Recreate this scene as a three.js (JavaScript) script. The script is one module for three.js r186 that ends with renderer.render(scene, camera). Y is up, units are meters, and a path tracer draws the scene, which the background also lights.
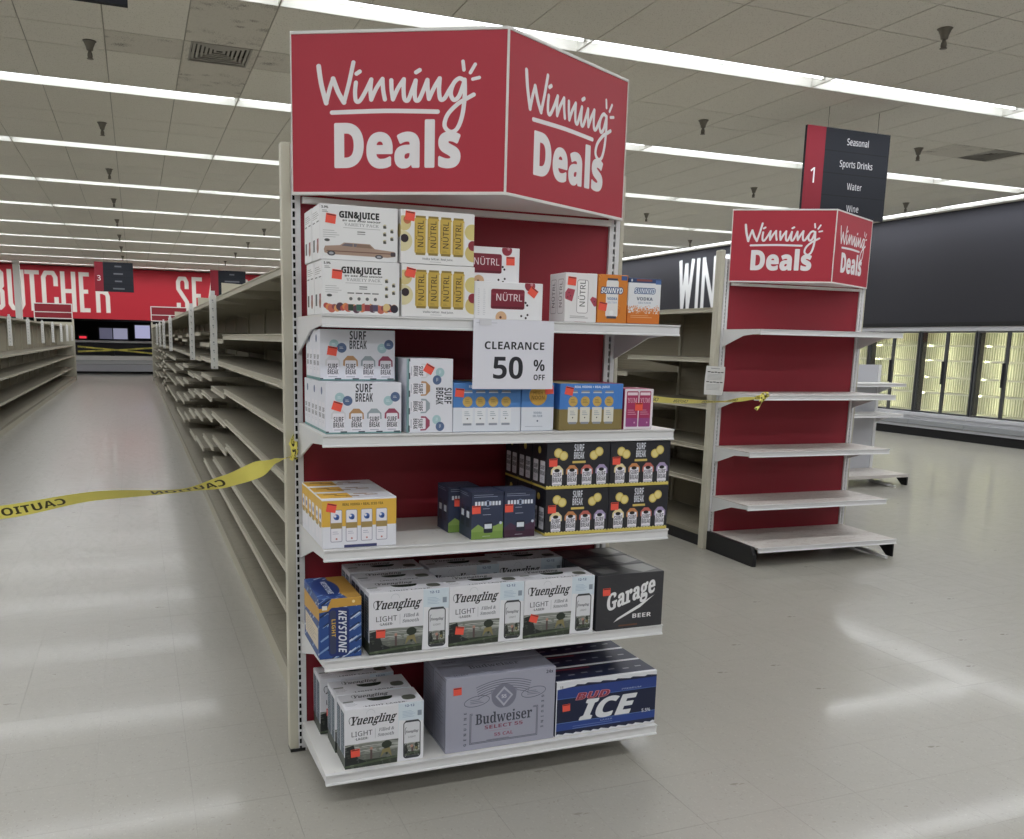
import * as THREE from 'three';
import { RoundedBoxGeometry } from 'three/addons/geometries/RoundedBoxGeometry.js';
import { mergeGeometries, mergeVertices } from 'three/addons/utils/BufferGeometryUtils.js';
import { RectAreaLightUniformsLib } from 'three/addons/lights/RectAreaLightUniformsLib.js';
import { Brush, Evaluator, SUBTRACTION } from 'three-bvh-csg';

// ---------------------------------------------------------------- camera, exposure, light levels
const scene = new THREE.Scene();
scene.background = new THREE.Color(0x000000);
const renderer = new THREE.WebGLRenderer({ antialias: true });
renderer.toneMapping = THREE.LinearToneMapping;
renderer.toneMappingExposure = 0.9;
renderer.shadowMap.enabled = true;
RectAreaLightUniformsLib.init();

const FOCAL = 882.7, PX = 477.4, PY = 493.4;                       // pixels; the photograph is an off-centre crop
const camera = new THREE.PerspectiveCamera(2 * Math.atan(419.5 / FOCAL) * 180 / Math.PI, 1024 / 839, 0.05, 120);
camera.setViewOffset(1024, 839, 512 - PX, 419.5 - PY, 1024, 839);
{
  const yaw = 0.3684, pitch = 0.16857, roll = 0.02096;
  const fw = new THREE.Vector3(Math.sin(yaw) * Math.cos(pitch), -Math.sin(pitch), -Math.cos(yaw) * Math.cos(pitch));
  const r = new THREE.Vector3(Math.cos(yaw), 0, Math.sin(yaw)), u = new THREE.Vector3().crossVectors(r, fw);
  const c = Math.cos(roll), s = Math.sin(roll);
  const X = r.clone().multiplyScalar(c).addScaledVector(u, s), Y = u.clone().multiplyScalar(c).addScaledVector(r, -s);
  camera.position.set(-0.5065, 1.4972, 3.0737);
  camera.quaternion.setFromRotationMatrix(new THREE.Matrix4().makeBasis(X, Y, fw.clone().negate()));
  camera.updateMatrixWorld(true); camera.updateProjectionMatrix();
}
const ROW_LIGHT = 20, TUBE_GLOW = 6.5, CASE_LIGHT = 33;
const LAMP_WHITE = new THREE.Color(0.965, 0.99, 1.03), CASE_WHITE = new THREE.Color(1, 1, 0.66);

// ---------------------------------------------------------------- helpers
let seed = 12345;
const rnd = () => { seed = (seed * 1664525 + 1013904223) >>> 0; return seed / 4294967296; };
const rr = (a, b) => a + (b - a) * rnd();
const ORD = ['first', 'second', 'third', 'fourth', 'fifth', 'sixth', 'seventh', 'eighth', 'ninth', 'tenth', 'eleventh', 'twelfth', 'thirteenth', 'fourteenth'];
const taken = new Map();
function numbered(n) { const k = taken.get(n) ?? 0; taken.set(n, k + 1); return k ? n + '_' + String(k).padStart(3, '0') : n; }
function tag(o, label, category, group) { o.userData = { ...o.userData, label, category }; if (group) o.userData.group = group; return o; }
function thing(name, label, category, pos = [0, 0, 0], turn = 0, group) {
  const o = new THREE.Group(); o.name = numbered(name); o.position.set(...pos); o.rotation.y = turn; scene.add(o);
  return tag(o, label, category, group);
}
function structure(name, label) { const o = new THREE.Group(); o.name = name; o.userData = { kind: 'structure', label }; scene.add(o); return o; }
function part(name, geo, mat, parent, pos, rot) {
  const g = Array.isArray(geo) ? merge(geo) : geo;
  const m = new THREE.Mesh(g, mat); m.name = name; parent.add(m);
  if (pos) m.position.set(...pos);
  if (rot) m.rotation.set(...rot);
  return m;
}
function merge(list) { return mergeGeometries(list.map((g) => { const k = g.index ? g.toNonIndexed() : g; for (const n of Object.keys(k.attributes)) if (!['position', 'normal', 'uv'].includes(n)) k.deleteAttribute(n); return k; })); }
const box = (x0, x1, y0, y1, z0, z1) => { const g = new THREE.BoxGeometry(x1 - x0, y1 - y0, z1 - z0); g.translate((x0 + x1) / 2, (y0 + y1) / 2, (z0 + z1) / 2); return g; };
const rbox = (x0, x1, y0, y1, z0, z1, r = 0.003, s = 1) => { const g = new RoundedBoxGeometry(x1 - x0, y1 - y0, z1 - z0, s, r); g.translate((x0 + x1) / 2, (y0 + y1) / 2, (z0 + z1) / 2); return g; };
const cyl = (r0, r1, h, n = 14) => new THREE.CylinderGeometry(r0, r1, h, n);
// prism: 2D outline [[a,b]...] extruded along an axis. plane 'yz' extrudes along x, 'xy' along z, 'xz' along y
function prism(pts, plane, t0, t1) {
  const sh = new THREE.Shape(pts.map(([a, b]) => new THREE.Vector2(a, b)));
  const g = new THREE.ExtrudeGeometry(sh, { depth: t1 - t0, bevelEnabled: false });
  if (plane === 'xy') g.translate(0, 0, t0);
  if (plane === 'yz') { g.applyMatrix4(new THREE.Matrix4().set(0, 0, 1, t0, 0, 1, 0, 0, 1, 0, 0, 0, 0, 0, 0, 1)); flip(g); }   // (a=z,b=y)
  if (plane === 'xz') { g.applyMatrix4(new THREE.Matrix4().set(1, 0, 0, 0, 0, 0, 1, t0, 0, 1, 0, 0, 0, 0, 0, 1)); flip(g); }   // (a=x,b=z)
  return g;
}
function flip(g) {                                                   // the two maps above mirror: turn the faces round again
  const k = g.index ? g.toNonIndexed() : g;
  for (const a of Object.values(k.attributes)) for (let i = 0; i < a.count; i += 3) for (let c = 0; c < a.itemSize; c++) {
    const p = a.array[(i + 1) * a.itemSize + c]; a.array[(i + 1) * a.itemSize + c] = a.array[(i + 2) * a.itemSize + c]; a.array[(i + 2) * a.itemSize + c] = p;
  }
  k.computeVertexNormals();
  if (k !== g) { g.index = null; for (const n of Object.keys(k.attributes)) g.setAttribute(n, k.attributes[n]); }
  return g;
}
function metreUV(g, s = 1) {                                         // uv in metres by dominant normal
  const p = g.attributes.position, n = g.attributes.normal, uv = new Float32Array(p.count * 2);
  for (let i = 0; i < p.count; i++) {
    const ax = Math.abs(n.getX(i)), ay = Math.abs(n.getY(i)), az = Math.abs(n.getZ(i));
    const [a, b] = ax > ay && ax > az ? [p.getZ(i), p.getY(i)] : ay > az ? [p.getX(i), p.getZ(i)] : [p.getX(i), p.getY(i)];
    uv[i * 2] = a * s; uv[i * 2 + 1] = b * s;
  }
  g.setAttribute('uv', new THREE.BufferAttribute(uv, 2)); return g;
}
function canvas(w, h) { const c = document.createElement('canvas'); c.width = Math.round(w); c.height = Math.round(h); return [c, c.getContext('2d')]; }
function canvasTex(c, srgb = true) { const t = new THREE.CanvasTexture(c); if (srgb) t.colorSpace = THREE.SRGBColorSpace; t.magFilter = THREE.LinearFilter; t.wrapS = t.wrapT = THREE.RepeatWrapping; return t; }
const mat = (color, roughness = 0.5, o = {}) => new THREE.MeshStandardMaterial({ color, roughness, metalness: 0, ...o });

// ---------------------------------------------------------------- surface textures
function noiseCanvas(w, h, base, amp, passes) {
  const [c, x] = canvas(w, h); x.fillStyle = base; x.fillRect(0, 0, w, h); passes(x, w, h); return c;
}
const floorTex = canvasTex(noiseCanvas(1024, 1024, '#a29f96', 0, (x, w, h) => {
  for (let i = 0; i < 9000; i++) {                                    // vinyl flecks
    const L = rr(2, 9), a = rr(-0.6, 0.6) + (rnd() < 0.5 ? 0 : Math.PI / 2), px = rr(0, w), py = rr(0, h), k = rnd();
    x.strokeStyle = k < 0.45 ? `rgba(140,137,128,${rr(0.1, 0.34)})` : k < 0.9 ? `rgba(190,188,181,${rr(0.1, 0.34)})` : `rgba(104,98,90,${rr(0.1, 0.4)})`;
    x.lineWidth = rr(1, 3); x.lineCap = 'round';
    for (const ox of [-w, 0, w]) for (const oy of [-h, 0, h]) {
      if (px + ox < -30 || px + ox > w + 30 || py + oy < -30 || py + oy > h + 30) continue;
      x.beginPath(); x.moveTo(px + ox, py + oy); x.lineTo(px + ox + L * Math.cos(a), py + oy + L * Math.sin(a)); x.stroke();
    }
  }
}));
const floorRough = canvasTex(noiseCanvas(1024, 1024, 'rgb(0,105,0)', 0, (x, w, h) => {
  for (let i = 0; i < 1500; i++) {                                    // worn wax: strokes of the polisher
    const L = rr(20, 160), a = rr(-0.4, 0.4), g = Math.round(rr(60, 170));
    x.strokeStyle = `rgba(0,${g},0,${rr(0.06, 0.25)})`; x.lineWidth = rr(3, 26); x.lineCap = 'round';
    const px = rr(0, w), py = rr(0, h); x.beginPath(); x.moveTo(px, py); x.lineTo(px + L * Math.cos(a), py + L * Math.sin(a)); x.stroke();
  }
}), false);
const speckle = (x, w, h, n, cols, r0, r1, a0, a1) => { for (let i = 0; i < n; i++) { x.fillStyle = `rgba(${cols[Math.floor(rnd() * cols.length)]},${rr(a0, a1)})`; x.beginPath(); x.arc(rr(0, w), rr(0, h), rr(r0, r1), 0, 7); x.fill(); } };
const ceilTex = canvasTex(noiseCanvas(512, 512, '#dddad1', 0, (x, w, h) => speckle(x, w, h, 5200, ['150,145,134', '215,211,200', '170,164,152'], 0.6, 2.2, 0.15, 0.6)));
const sootTex = canvasTex(noiseCanvas(512, 512, '#cbc7be', 0, (x, w, h) => {
  speckle(x, w, h, 5200, ['150,145,134', '212,208,197', '168,162,150'], 0.6, 2.2, 0.15, 0.6);
  for (let q = 0; q < 26; q++) { const cx = rr(0, w), cy = rr(0, h), R0 = rr(20, 90); for (let i = 0; i < 150; i++) { const a = rr(0, 6.3), r = R0 * Math.sqrt(rnd()) * rr(0.4, 1.3); x.fillStyle = `rgba(84,80,76,${rr(0.15, 0.5)})`; x.beginPath(); x.arc(cx + r * Math.cos(a), cy + r * Math.sin(a) * 0.7, rr(0.7, 2.2), 0, 7); x.fill(); } }
}));
const slatBump = canvasTex(noiseCanvas(64, 512, '#808080', 0, (x) => { for (let y = 0; y < 512; y += 16) { x.fillStyle = '#303030'; x.fillRect(0, y, 64, 3); x.fillStyle = '#b0b0b0'; x.fillRect(0, y + 3, 64, 2); } }), false);
const scuffTex = (base, dark, n) => canvasTex(noiseCanvas(512, 256, base, 0, (x, w, h) => {
  for (let i = 0; i < n; i++) { x.strokeStyle = `rgba(${dark},${rr(0.03, 0.22)})`; x.lineWidth = rr(0.6, 3); const px = rr(0, w), py = rr(0, h), L = rr(4, 70); x.beginPath(); x.moveTo(px, py); x.lineTo(px + L, py + rr(-8, 8)); x.stroke(); }
  speckle(x, w, h, n, [dark], 0.6, 3, 0.04, 0.25);
}));

// ---------------------------------------------------------------- materials
const M = {
  floor: new THREE.MeshPhysicalMaterial({ map: floorTex, roughnessMap: floorRough, roughness: 0.8, clearcoat: 0.2, clearcoatRoughness: 0.085 }),
  joint: mat(0x807c72, 0.8),
  tile: mat(0xffffff, 0.95, { map: ceilTex }), soot: mat(0xffffff, 0.95, { map: sootTex }),
  grid: mat(0xa5a29a, 0.8),
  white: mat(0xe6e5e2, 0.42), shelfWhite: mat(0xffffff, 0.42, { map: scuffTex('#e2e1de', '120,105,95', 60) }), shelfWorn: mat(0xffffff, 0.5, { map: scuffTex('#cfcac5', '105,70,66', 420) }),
  strip: mat(0xdfdfe0, 0.4), slot: mat(0x0c0c0e, 0.9),
  cream: mat(0xc6c2b1, 0.5), beige: mat(0xb3ae9d, 0.55), beigeWornShaded: mat(0xffffff, 0.55, { map: scuffTex('#8a8474', '66,60,50', 320) }),  // tray beige: scuffs plus shade of the shelf above mixed into the base colour
  slat: mat(0x978f7c, 0.7, { bumpMap: slatBump, bumpScale: 0.004 }), panelBeige: mat(0x8f8976, 0.65),
  redPanel: mat(0x8e1c2c, 0.55), black: mat(0x17171a, 0.45), blackMatte: mat(0x101012, 0.8), charcoal: mat(0x3b3b44, 0.6),
  wall: mat(0xb9b6ae, 0.85), column: mat(0xd9dad6, 0.6), steel: mat(0xb4b6b8, 0.35, { metalness: 0.6 }), bumper: mat(0x8c8f92, 0.45), lightGrey: mat(0xbfc0c6, 0.5),
  doorFrame: mat(0x4c4e52, 0.4, { metalness: 0.4 }), doorDark: mat(0x2c2c30, 0.5),
  glass: new THREE.MeshPhysicalMaterial({ color: 0xffffff, transmission: 1, thickness: 0, roughness: 0.03, ior: 1.45 }),
  caseWhite: mat(0xe4e4d6, 0.55), caseBack: mat(0xb4b59c, 0.6),
  sprinkler: mat(0x7b776e, 0.45, { metalness: 0.3 }), vent: mat(0x9a9790, 0.6), ventDark: mat(0x5a5753, 0.9),
  sticker: mat(0xf25c4a, 0.55), stickerBar: mat(0x7a2a26, 0.6),
  tube: new THREE.MeshStandardMaterial({ color: 0xffffff, emissive: LAMP_WHITE, emissiveIntensity: TUBE_GLOW, roughness: 0.4 }),
  led: new THREE.MeshStandardMaterial({ color: 0xffffff, emissive: CASE_WHITE, emissiveIntensity: 3, roughness: 0.4 }),
  trough: mat(0xefefea, 0.5),
};
M.floor.roughnessMap.repeat.set(0.9, 0.9);
for (const t of [slatBump]) t.repeat.set(1, 1.25);

// ================================================================ SETTING
const X0 = -14, X1 = 12.7, Z0 = -38, Z1 = 11, H = 3.9;
// floor: vinyl tiles with open joints on a slab; the 300 that show largest are single pieces
{
  const floor = structure('floor', 'waxed grey beige vinyl tile floor');
  part('slab', box(X0 - 0.3, X1 + 1.3, -0.2, -0.0035, Z0 - 0.3, Z1 + 0.3), M.joint, floor);
  const T = 0.3048, gap = 0.0003, v = new THREE.Vector3(), cells = [];
  for (let i = Math.floor(X0 / T); i * T < X1 + 1; i++) for (let j = Math.floor(Z0 / T); j * T < Z1; j++) {
    const cx = (i + 0.5) * T + 0.22, cz = (j + 0.5) * T, d = Math.hypot(cx - camera.position.x, cz - camera.position.z);
    let seen = false;
    if (d < 8) { v.set(cx, 0, cz).project(camera); const vz = new THREE.Vector3(cx, 0, cz).applyMatrix4(camera.matrixWorldInverse).z; seen = vz < -0.3 && Math.abs(v.x) < 1.08 && Math.abs(v.y) < 1.1; }
    if (cx > 0.1 && cx < 1.15 && cz < -0.05) seen = false;
    cells.push({ cx, cz, d, seen, k: Math.floor(rnd() * 8) });
  }
  const near = cells.filter((c) => c.seen).sort((a, b) => a.d - b.d).slice(0, 300); near.forEach((c) => (c.single = true));
  const variants = [];
  for (let k = 0; k < 8; k++) {
    const g = box(-T / 2 + gap, T / 2 - gap, -0.0032, 0, -T / 2 + gap, T / 2 - gap), p = g.attributes.position, uv = g.attributes.uv, ou = rnd(), ov = rnd();
    for (let i = 0; i < p.count; i++) { const a = p.getX(i) / 1.2 + ou, b = p.getZ(i) / 1.2 + ov; k % 2 ? uv.setXY(i, b, a) : uv.setXY(i, a, b); }
    variants.push(g);
  }
  for (const c of near) part('floor_tile', variants[c.k], M.floor, floor, [c.cx, 0, c.cz], [rr(-0.0004, 0.0004), 0, rr(-0.0004, 0.0004)]);
  const rest = cells.filter((c) => !c.single), P = new Float32Array(rest.length * 12), N = new Float32Array(rest.length * 12), U = new Float32Array(rest.length * 8), I = [];
  const tops = variants.map((g) => { const p = g.attributes.position, n = g.attributes.normal, u = g.attributes.uv, o = []; for (let i = 0; i < p.count; i++) if (n.getY(i) > 0.5) o.push([p.getX(i), p.getZ(i), u.getX(i), u.getY(i)]); return o; });
  rest.forEach((c, q) => {
    tops[c.k].forEach(([x, z, a, b], i) => { P.set([c.cx + x, 0, c.cz + z], q * 12 + i * 3); N.set([0, 1, 0], q * 12 + i * 3); U.set([a, b], q * 8 + i * 2); });
    I.push(q * 4, q * 4 + 2, q * 4 + 1, q * 4 + 2, q * 4 + 3, q * 4 + 1);
  });
  const g = new THREE.BufferGeometry(); g.setAttribute('position', new THREE.BufferAttribute(P, 3)); g.setAttribute('normal', new THREE.BufferAttribute(N, 3)); g.setAttribute('uv', new THREE.BufferAttribute(U, 2)); g.setIndex(I);
  part('floor_tile', g, M.floor, floor).userData.kind = 'stuff';
}
// ceiling: lay-in panels, light slots, narrow service strip
const ROWS = []; for (let k = 4; k >= -9; k--) ROWS.push(-3.82 + 3.05 * k);          // light rows, z
const SX = (k) => 0.58 + 0.61 * k;
{
  const ceil = structure('ceiling', 'suspended ceiling of grey acoustic panels');
  part('deck', box(X0 - 0.3, X1 + 1.3, H + 0.13, H + 0.33, Z0 - 0.3, Z1 + 0.3), M.wall, ceil);
  const cells = [], v = new THREE.Vector3(), W = 0.61, g2 = 0.0045;
  const bands = []; for (const z of ROWS) { bands.push([z - 0.165, z - 1.245], [z - 1.245, z - 1.8], [z - 1.8, z - 2.885]); }
  bands.push([Z1, ROWS[0] + 0.165]);
  const kinds = new Map();
  const shape = (w, d, k) => { const key = [w.toFixed(3), d.toFixed(3), k].join(); if (!kinds.has(key)) { const g = box(-w / 2 + g2, w / 2 - g2, 0, 0.018, -d / 2 + g2, d / 2 - g2), p = g.attributes.position, uv = g.attributes.uv, o = rnd(); for (let i = 0; i < p.count; i++) uv.setXY(i, p.getX(i) / 0.9 + o, p.getZ(i) / 0.9 + o * 2); kinds.set(key, g); } return kinds.get(key); };
  for (const [za, zb] of bands) {
    const d = Math.abs(za - zb), cz = (za + zb) / 2;
    if (cz < -32.3) continue;
    for (let k = Math.floor((X0 - 0.58) / W); SX(k) < X1; k++) {
      const cx = SX(k) + W / 2; if (cx > 12.15) continue;
      const hole = d < 0.6 && ((k === -1 && Math.abs(cz + 5.35) < 0.3) || (k === 14 && Math.abs(cz + 5.35) < 0.3)); if (hole) continue;
      v.set(cx, H, cz).project(camera); const vz = new THREE.Vector3(cx, H, cz).applyMatrix4(camera.matrixWorldInverse).z;
      const sooty = (k === -1 && Math.abs(cz + 5.35) < 1.0) || (Math.abs(k + 1) === 1 && Math.abs(cz + 5.35) < 0.3) || (k === 13 && Math.abs(cz + 5.35) < 0.3);
      cells.push({ cx, cz, d, k: Math.floor(rnd() * 3), sooty, seen: vz < 0 && Math.abs(v.x) < 1.05 && Math.abs(v.y) < 1.08, dist: Math.hypot(cx - camera.position.x, cz - camera.position.z) });
    }
  }
  const near = cells.filter((c) => c.seen).sort((a, b) => a.dist - b.dist).slice(0, 300); near.forEach((c) => (c.single = true));
  for (const c of near) part('ceiling_tile', shape(W, c.d, c.k), c.sooty ? M.soot : M.tile, ceil, [c.cx, H, c.cz]);
  part('ceiling_tile', merge(cells.filter((c) => !c.single).map((c) => shape(W, c.d, c.k).clone().translate(c.cx, H, c.cz))), M.tile, ceil).userData.kind = 'stuff';
  part('ceiling_tile', box(12.62, X1, H, H + 0.018, Z0, Z1), M.tile, ceil); part('ceiling_tile', box(X0, X1, H, H + 0.018, Z0, -32.0), M.tile, ceil); part('ceiling_tile', box(X0, X1, H, H + 0.018, 8.6, Z1), M.tile, ceil);
  const bars = [];
  for (let k = Math.floor((X0 - 0.58) / W); SX(k) < 12.2; k++) for (const [za, zb] of (k % 4 === 0 ? [[Z1, -32.2]] : bands)) bars.push(box(SX(k) - 0.008, SX(k) + 0.008, H + 0.008, H + 0.026, Math.min(za, zb), Math.max(za, zb)));
  for (const [za, zb] of bands) for (const z of [za, zb]) bars.push(box(X0, 12.2, H + 0.012, H + 0.03, z - 0.012, z + 0.012));
  part('grid_bar', merge(bars), M.grid, ceil).userData.kind = 'stuff';
}
// continuous fluorescent rows
ROWS.forEach((z, i) => {
  const xa = -11.62, xb = 12.05, n = 10, seenRank = i - 4;              // rows[5] onward lie in the picture
  const label = seenRank >= 1 ? `continuous white fluorescent light row across the ceiling, ${ORD[seenRank - 1]} from the top of the photo` : `fluorescent light row outside the picture, ${ORD[4 - i]} beyond its top edge`;
  const t = thing('ceiling_light', label, 'ceiling light', [0, H, z], 0, 'fluorescent light rows');
  for (let k = 0; k < n; k++) {
    const a = xa + k * 2.44, b = Math.min(xb, a + 2.44);
    part('trough', [box(a + 0.004, b - 0.004, 0.1, 0.106, -0.15, 0.15), box(a + 0.004, b - 0.004, 0, 0.1, -0.156, -0.15), box(a + 0.004, b - 0.004, 0, 0.1, 0.15, 0.156), box(a + 0.004, a + 0.01, 0.004, 0.1, -0.15, 0.15), box(b - 0.01, b - 0.004, 0.004, 0.1, -0.15, 0.15)], M.trough, t);
    const g = cyl(0.016, 0.016, b - a - 0.064, 10); g.rotateZ(Math.PI / 2); g.translate((a + b) / 2, 0.05, 0);
    part('light_tube', g, M.tube, t);
    part('lamp_holder', box(a + 0.012, a + 0.03, 0.03, 0.1, -0.02, 0.02), M.white, t); part('lamp_holder', box(b - 0.03, b - 0.012, 0.03, 0.1, -0.02, 0.02), M.white, t);
  }
  const L = new THREE.RectAreaLight(LAMP_WHITE, ROW_LIGHT, xb - xa, 0.13); L.position.set((xa + xb) / 2, H - 0.004, z); L.rotation.x = -Math.PI / 2; scene.add(L);
});
{ // row along the right wall
  const t = thing('ceiling_light', 'fluorescent light row running along the top of the black wall', 'ceiling light', [12.38, H, 0], 0, 'fluorescent light rows');
  for (let k = 0; k < 11; k++) {
    const a = 1 - k * 2.44 - 2.44, b = 1 - k * 2.44;
    part('trough', [box(-0.15, 0.15, 0.1, 0.106, a + 0.004, b - 0.004), box(-0.156, -0.15, 0, 0.1, a + 0.004, b - 0.004), box(0.15, 0.156, 0, 0.1, a + 0.004, b - 0.004)], M.trough, t);
    const g = cyl(0.016, 0.016, 2.28, 10); g.rotateX(Math.PI / 2); g.translate(0, 0.03, (a + b) / 2); part('light_tube', g, M.tube, t);
  }
  const L = new THREE.RectAreaLight(LAMP_WHITE, ROW_LIGHT, 0.13, 26.8); L.position.set(12.38, H - 0.004, -12.4); L.rotation.x = -Math.PI / 2; scene.add(L);
}
// walls
const letterCanvas = (W, Hh, S, bg) => { const [c, x] = canvas(W * S, Hh * S); x.fillStyle = bg; x.fillRect(0, 0, c.width, c.height); x.scale(S, S); return [c, x]; };
function condensed(x, ch, px, py, w, h, lw) {                          // tall narrow sign letters drawn with strokes, y down, (px,py) top left
  const P = (a, b) => [px + lw / 2 + a * (w - lw), py + lw / 2 + b * (h - lw)];
  const line = (...pts) => { x.beginPath(); pts.forEach(([a, b], i) => x[i ? 'lineTo' : 'moveTo'](...P(a, b))); x.stroke(); };
  const r = (w - lw) * 0.5;
  const hoop = (top, bottom) => { x.beginPath(); x.moveTo(...P(0, bottom)); x.lineTo(px + lw / 2, P(0, top)[1] + r); x.arc(px + lw / 2 + r, P(0, top)[1] + r, r, Math.PI, 0); x.lineTo(...P(1, bottom)); x.stroke(); };
  x.lineWidth = lw; x.lineCap = 'butt'; x.lineJoin = 'miter'; x.miterLimit = 3;
  const q = lw / 2 / (h - lw);
  if (ch === 'B' || ch === 'R') { line([0, -q], [0, 1 + q]); x.lineJoin = 'round'; line([0, 0], [0.75, 0], [1, 0.06], [1, 0.4], [0.75, 0.47], [0, 0.47]); if (ch === 'B') line([0.5, 0.47], [0.8, 0.5], [1, 0.56], [1, 0.93], [0.75, 1], [0, 1]); else line([0.5, 0.47], [0.9, 0.52], [1, 0.6], [1, 1 + q]); }
  if (ch === 'U') { x.lineJoin = 'round'; line([0, -q], [0, 0.88], [0.2, 1], [0.8, 1], [1, 0.88], [1, -q]); }
  if (ch === 'T') { line([-0.1, 0], [1.1, 0]); line([0.5, 0], [0.5, 1 + q]); }
  if (ch === 'C') { x.lineJoin = 'round'; line([1, 0.36], [1, 0.12], [0.8, 0], [0.2, 0], [0, 0.12], [0, 0.88], [0.2, 1], [0.8, 1], [1, 0.88], [1, 0.66]); }
  if (ch === 'H') { line([0, -q], [0, 1 + q]); line([1, -q], [1, 1 + q]); line([0, 0.48], [1, 0.48]); }
  if (ch === 'E' || ch === 'F') { line([0, -q], [0, 1 + q]); line([0, 0], [1.1, 0]); line([0, 0.48], [0.9, 0.48]); if (ch === 'E') line([0, 1], [1.1, 1]); }
  if (ch === 'S') { x.lineJoin = 'round'; line([1, 0.3], [1, 0.1], [0.8, 0], [0.2, 0], [0, 0.1], [0, 0.3], [1, 0.68], [1, 0.9], [0.8, 1], [0.2, 1], [0, 0.9], [0, 0.7]); }
  if (ch === 'A') { line([-0.05, 1 + q], [0.5, 0], [1.05, 1 + q]); line([0.2, 0.7], [0.8, 0.7]); }
  if (ch === 'O' || ch === 'D') { x.lineJoin = ch === 'O' ? 'round' : 'miter'; ch === 'O' ? line([0.2, 0], [0.8, 0], [1, 0.1], [1, 0.9], [0.8, 1], [0.2, 1], [0, 0.9], [0, 0.1], [0.2, 0], [0.4, 0]) : line([0, 0], [0.7, 0], [1, 0.1], [1, 0.9], [0.7, 1], [0, 1], [0, -q]); }
  if (ch === 'W') line([-0.02, -q], [0.27, 1], [0.5, 0.02], [0.73, 1], [1.02, -q]);
  if (ch === 'N') { line([0, 1 + q], [0, -q]); line([0, 0], [1, 1]); line([1, 1 + q], [1, -q]); }
  if (ch === 'I') line([0.5, -q], [0.5, 1 + q]);
}
{
  const back = structure('wall_back', 'red bulkhead wall with white department lettering');
  part('wall_panel', box(X0 - 0.3, X1 + 1.3, -0.2, H + 0.3, Z0 - 0.3, Z0), M.blackMatte, back);
  const fx = X0, fw = X1 - X0, fh = H - 2.08, S = 2048 / fw, [c, x] = letterCanvas(fw, fh, S, '#c32334');
  x.strokeStyle = '#f1ece4';
  const put = (ch, xa, xb, ya = 3.72, yb = 2.3) => condensed(x, ch, xa - fx, H - ya, xb - xa, ya - yb, 0.15);
  for (const [ch, a, b] of [['B', -5.2, -4.72], ['U', -4.62, -4.08], ['T', -4.1, -3.56], ['C', -3.54, -3.0], ['H', -2.92, -2.42], ['E', -2.32, -1.92], ['R', -1.78, -1.3], ['S', 1.0, 1.45], ['E', 1.56, 1.98], ['A', 2.06, 2.6], ['F', 2.72, 3.12], ['O', 3.22, 3.7], ['O', 3.8, 4.3], ['D', 4.4, 4.9]]) put(ch, a, b);
  const g = box(fx, X1, 2.08, H, -32.7, -32.5), uv = g.attributes.uv, n = g.attributes.normal; for (let i = 0; i < uv.count; i++) if (n.getZ(i) < 0.5) uv.setXY(i, 0.001, 0.001);
  part('lettered_fascia', g, mat(0xffffff, 0.6, { map: canvasTex(c) }), back).userData.label = 'red fascia with white BUTCHER and SEAFOOD lettering';
  part('soffit', box(fx, X1, 2.08, 2.14, Z0, -32.7), M.blackMatte, back);
}
{
  const right = structure('wall_right', 'black fascia wall over the glass door coolers');
  part('wall_panel', box(X1 + 1.0, X1 + 1.3, -0.2, H + 0.3, Z0, Z1), M.wall, right);
  const za = -32.5, zb = Z1, fh = H - 1.98, S = 2048 / (zb - za), [c, x] = letterCanvas(zb - za, fh, S, '#29292f');
  x.strokeStyle = '#d6d7d8';
  const put = (ch, a, b, lw = 0.14) => condensed(x, ch, a - za, H - 3.7, b - a, 1.3, lw);
  put('W', -17.0, -16.32); put('I', -16.22, -16.08); put('N', -15.98, -15.38); put('E', -15.2, -14.75);
  const g = box(X1, X1 + 1.0, 1.98, H, za, zb), uv = g.attributes.uv, n = g.attributes.normal;
  for (let i = 0; i < uv.count; i++) if (n.getX(i) > -0.5) uv.setXY(i, 0.001, 0.001);
  part('lettered_fascia', g, mat(0xffffff, 0.9, { map: canvasTex(c) }), right).userData.label = 'charcoal black fascia with white WINE lettering';
  part('fascia_edge', box(X1 - 0.015, X1 + 0.05, 1.955, 2.02, za, zb), M.blackMatte, right);
  part('lower_wall', box(X1 + 0.2, X1 + 1.0, 0, 1.98, za, -12.73), M.charcoal, right); part('lower_wall', box(X1 + 0.2, X1 + 1.0, 0, 1.98, -5.66, zb), M.charcoal, right);
  const left = structure('wall_left', 'plain painted wall'); part('wall_panel', box(X0 - 0.3, X0, -0.2, H + 0.3, Z0, Z1), M.wall, left);
  const front = structure('wall_front', 'plain painted wall behind the viewer'); part('wall_panel', box(X0 - 0.3, X1 + 1.3, -0.2, H + 0.3, Z1, Z1 + 0.3), M.wall, front);
}
{ const t = thing('support_column', 'white square column rising behind the far left shelving', 'column', [-4.1, 0, -30.6]); part('shaft', rbox(-0.1, 0.1, 0, H - 0.002, -0.1, 0.1, 0.012), M.column, t); part('base_trim', box(-0.13, 0.13, 0, 0.12, -0.13, 0.13), M.black, t); }

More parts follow.
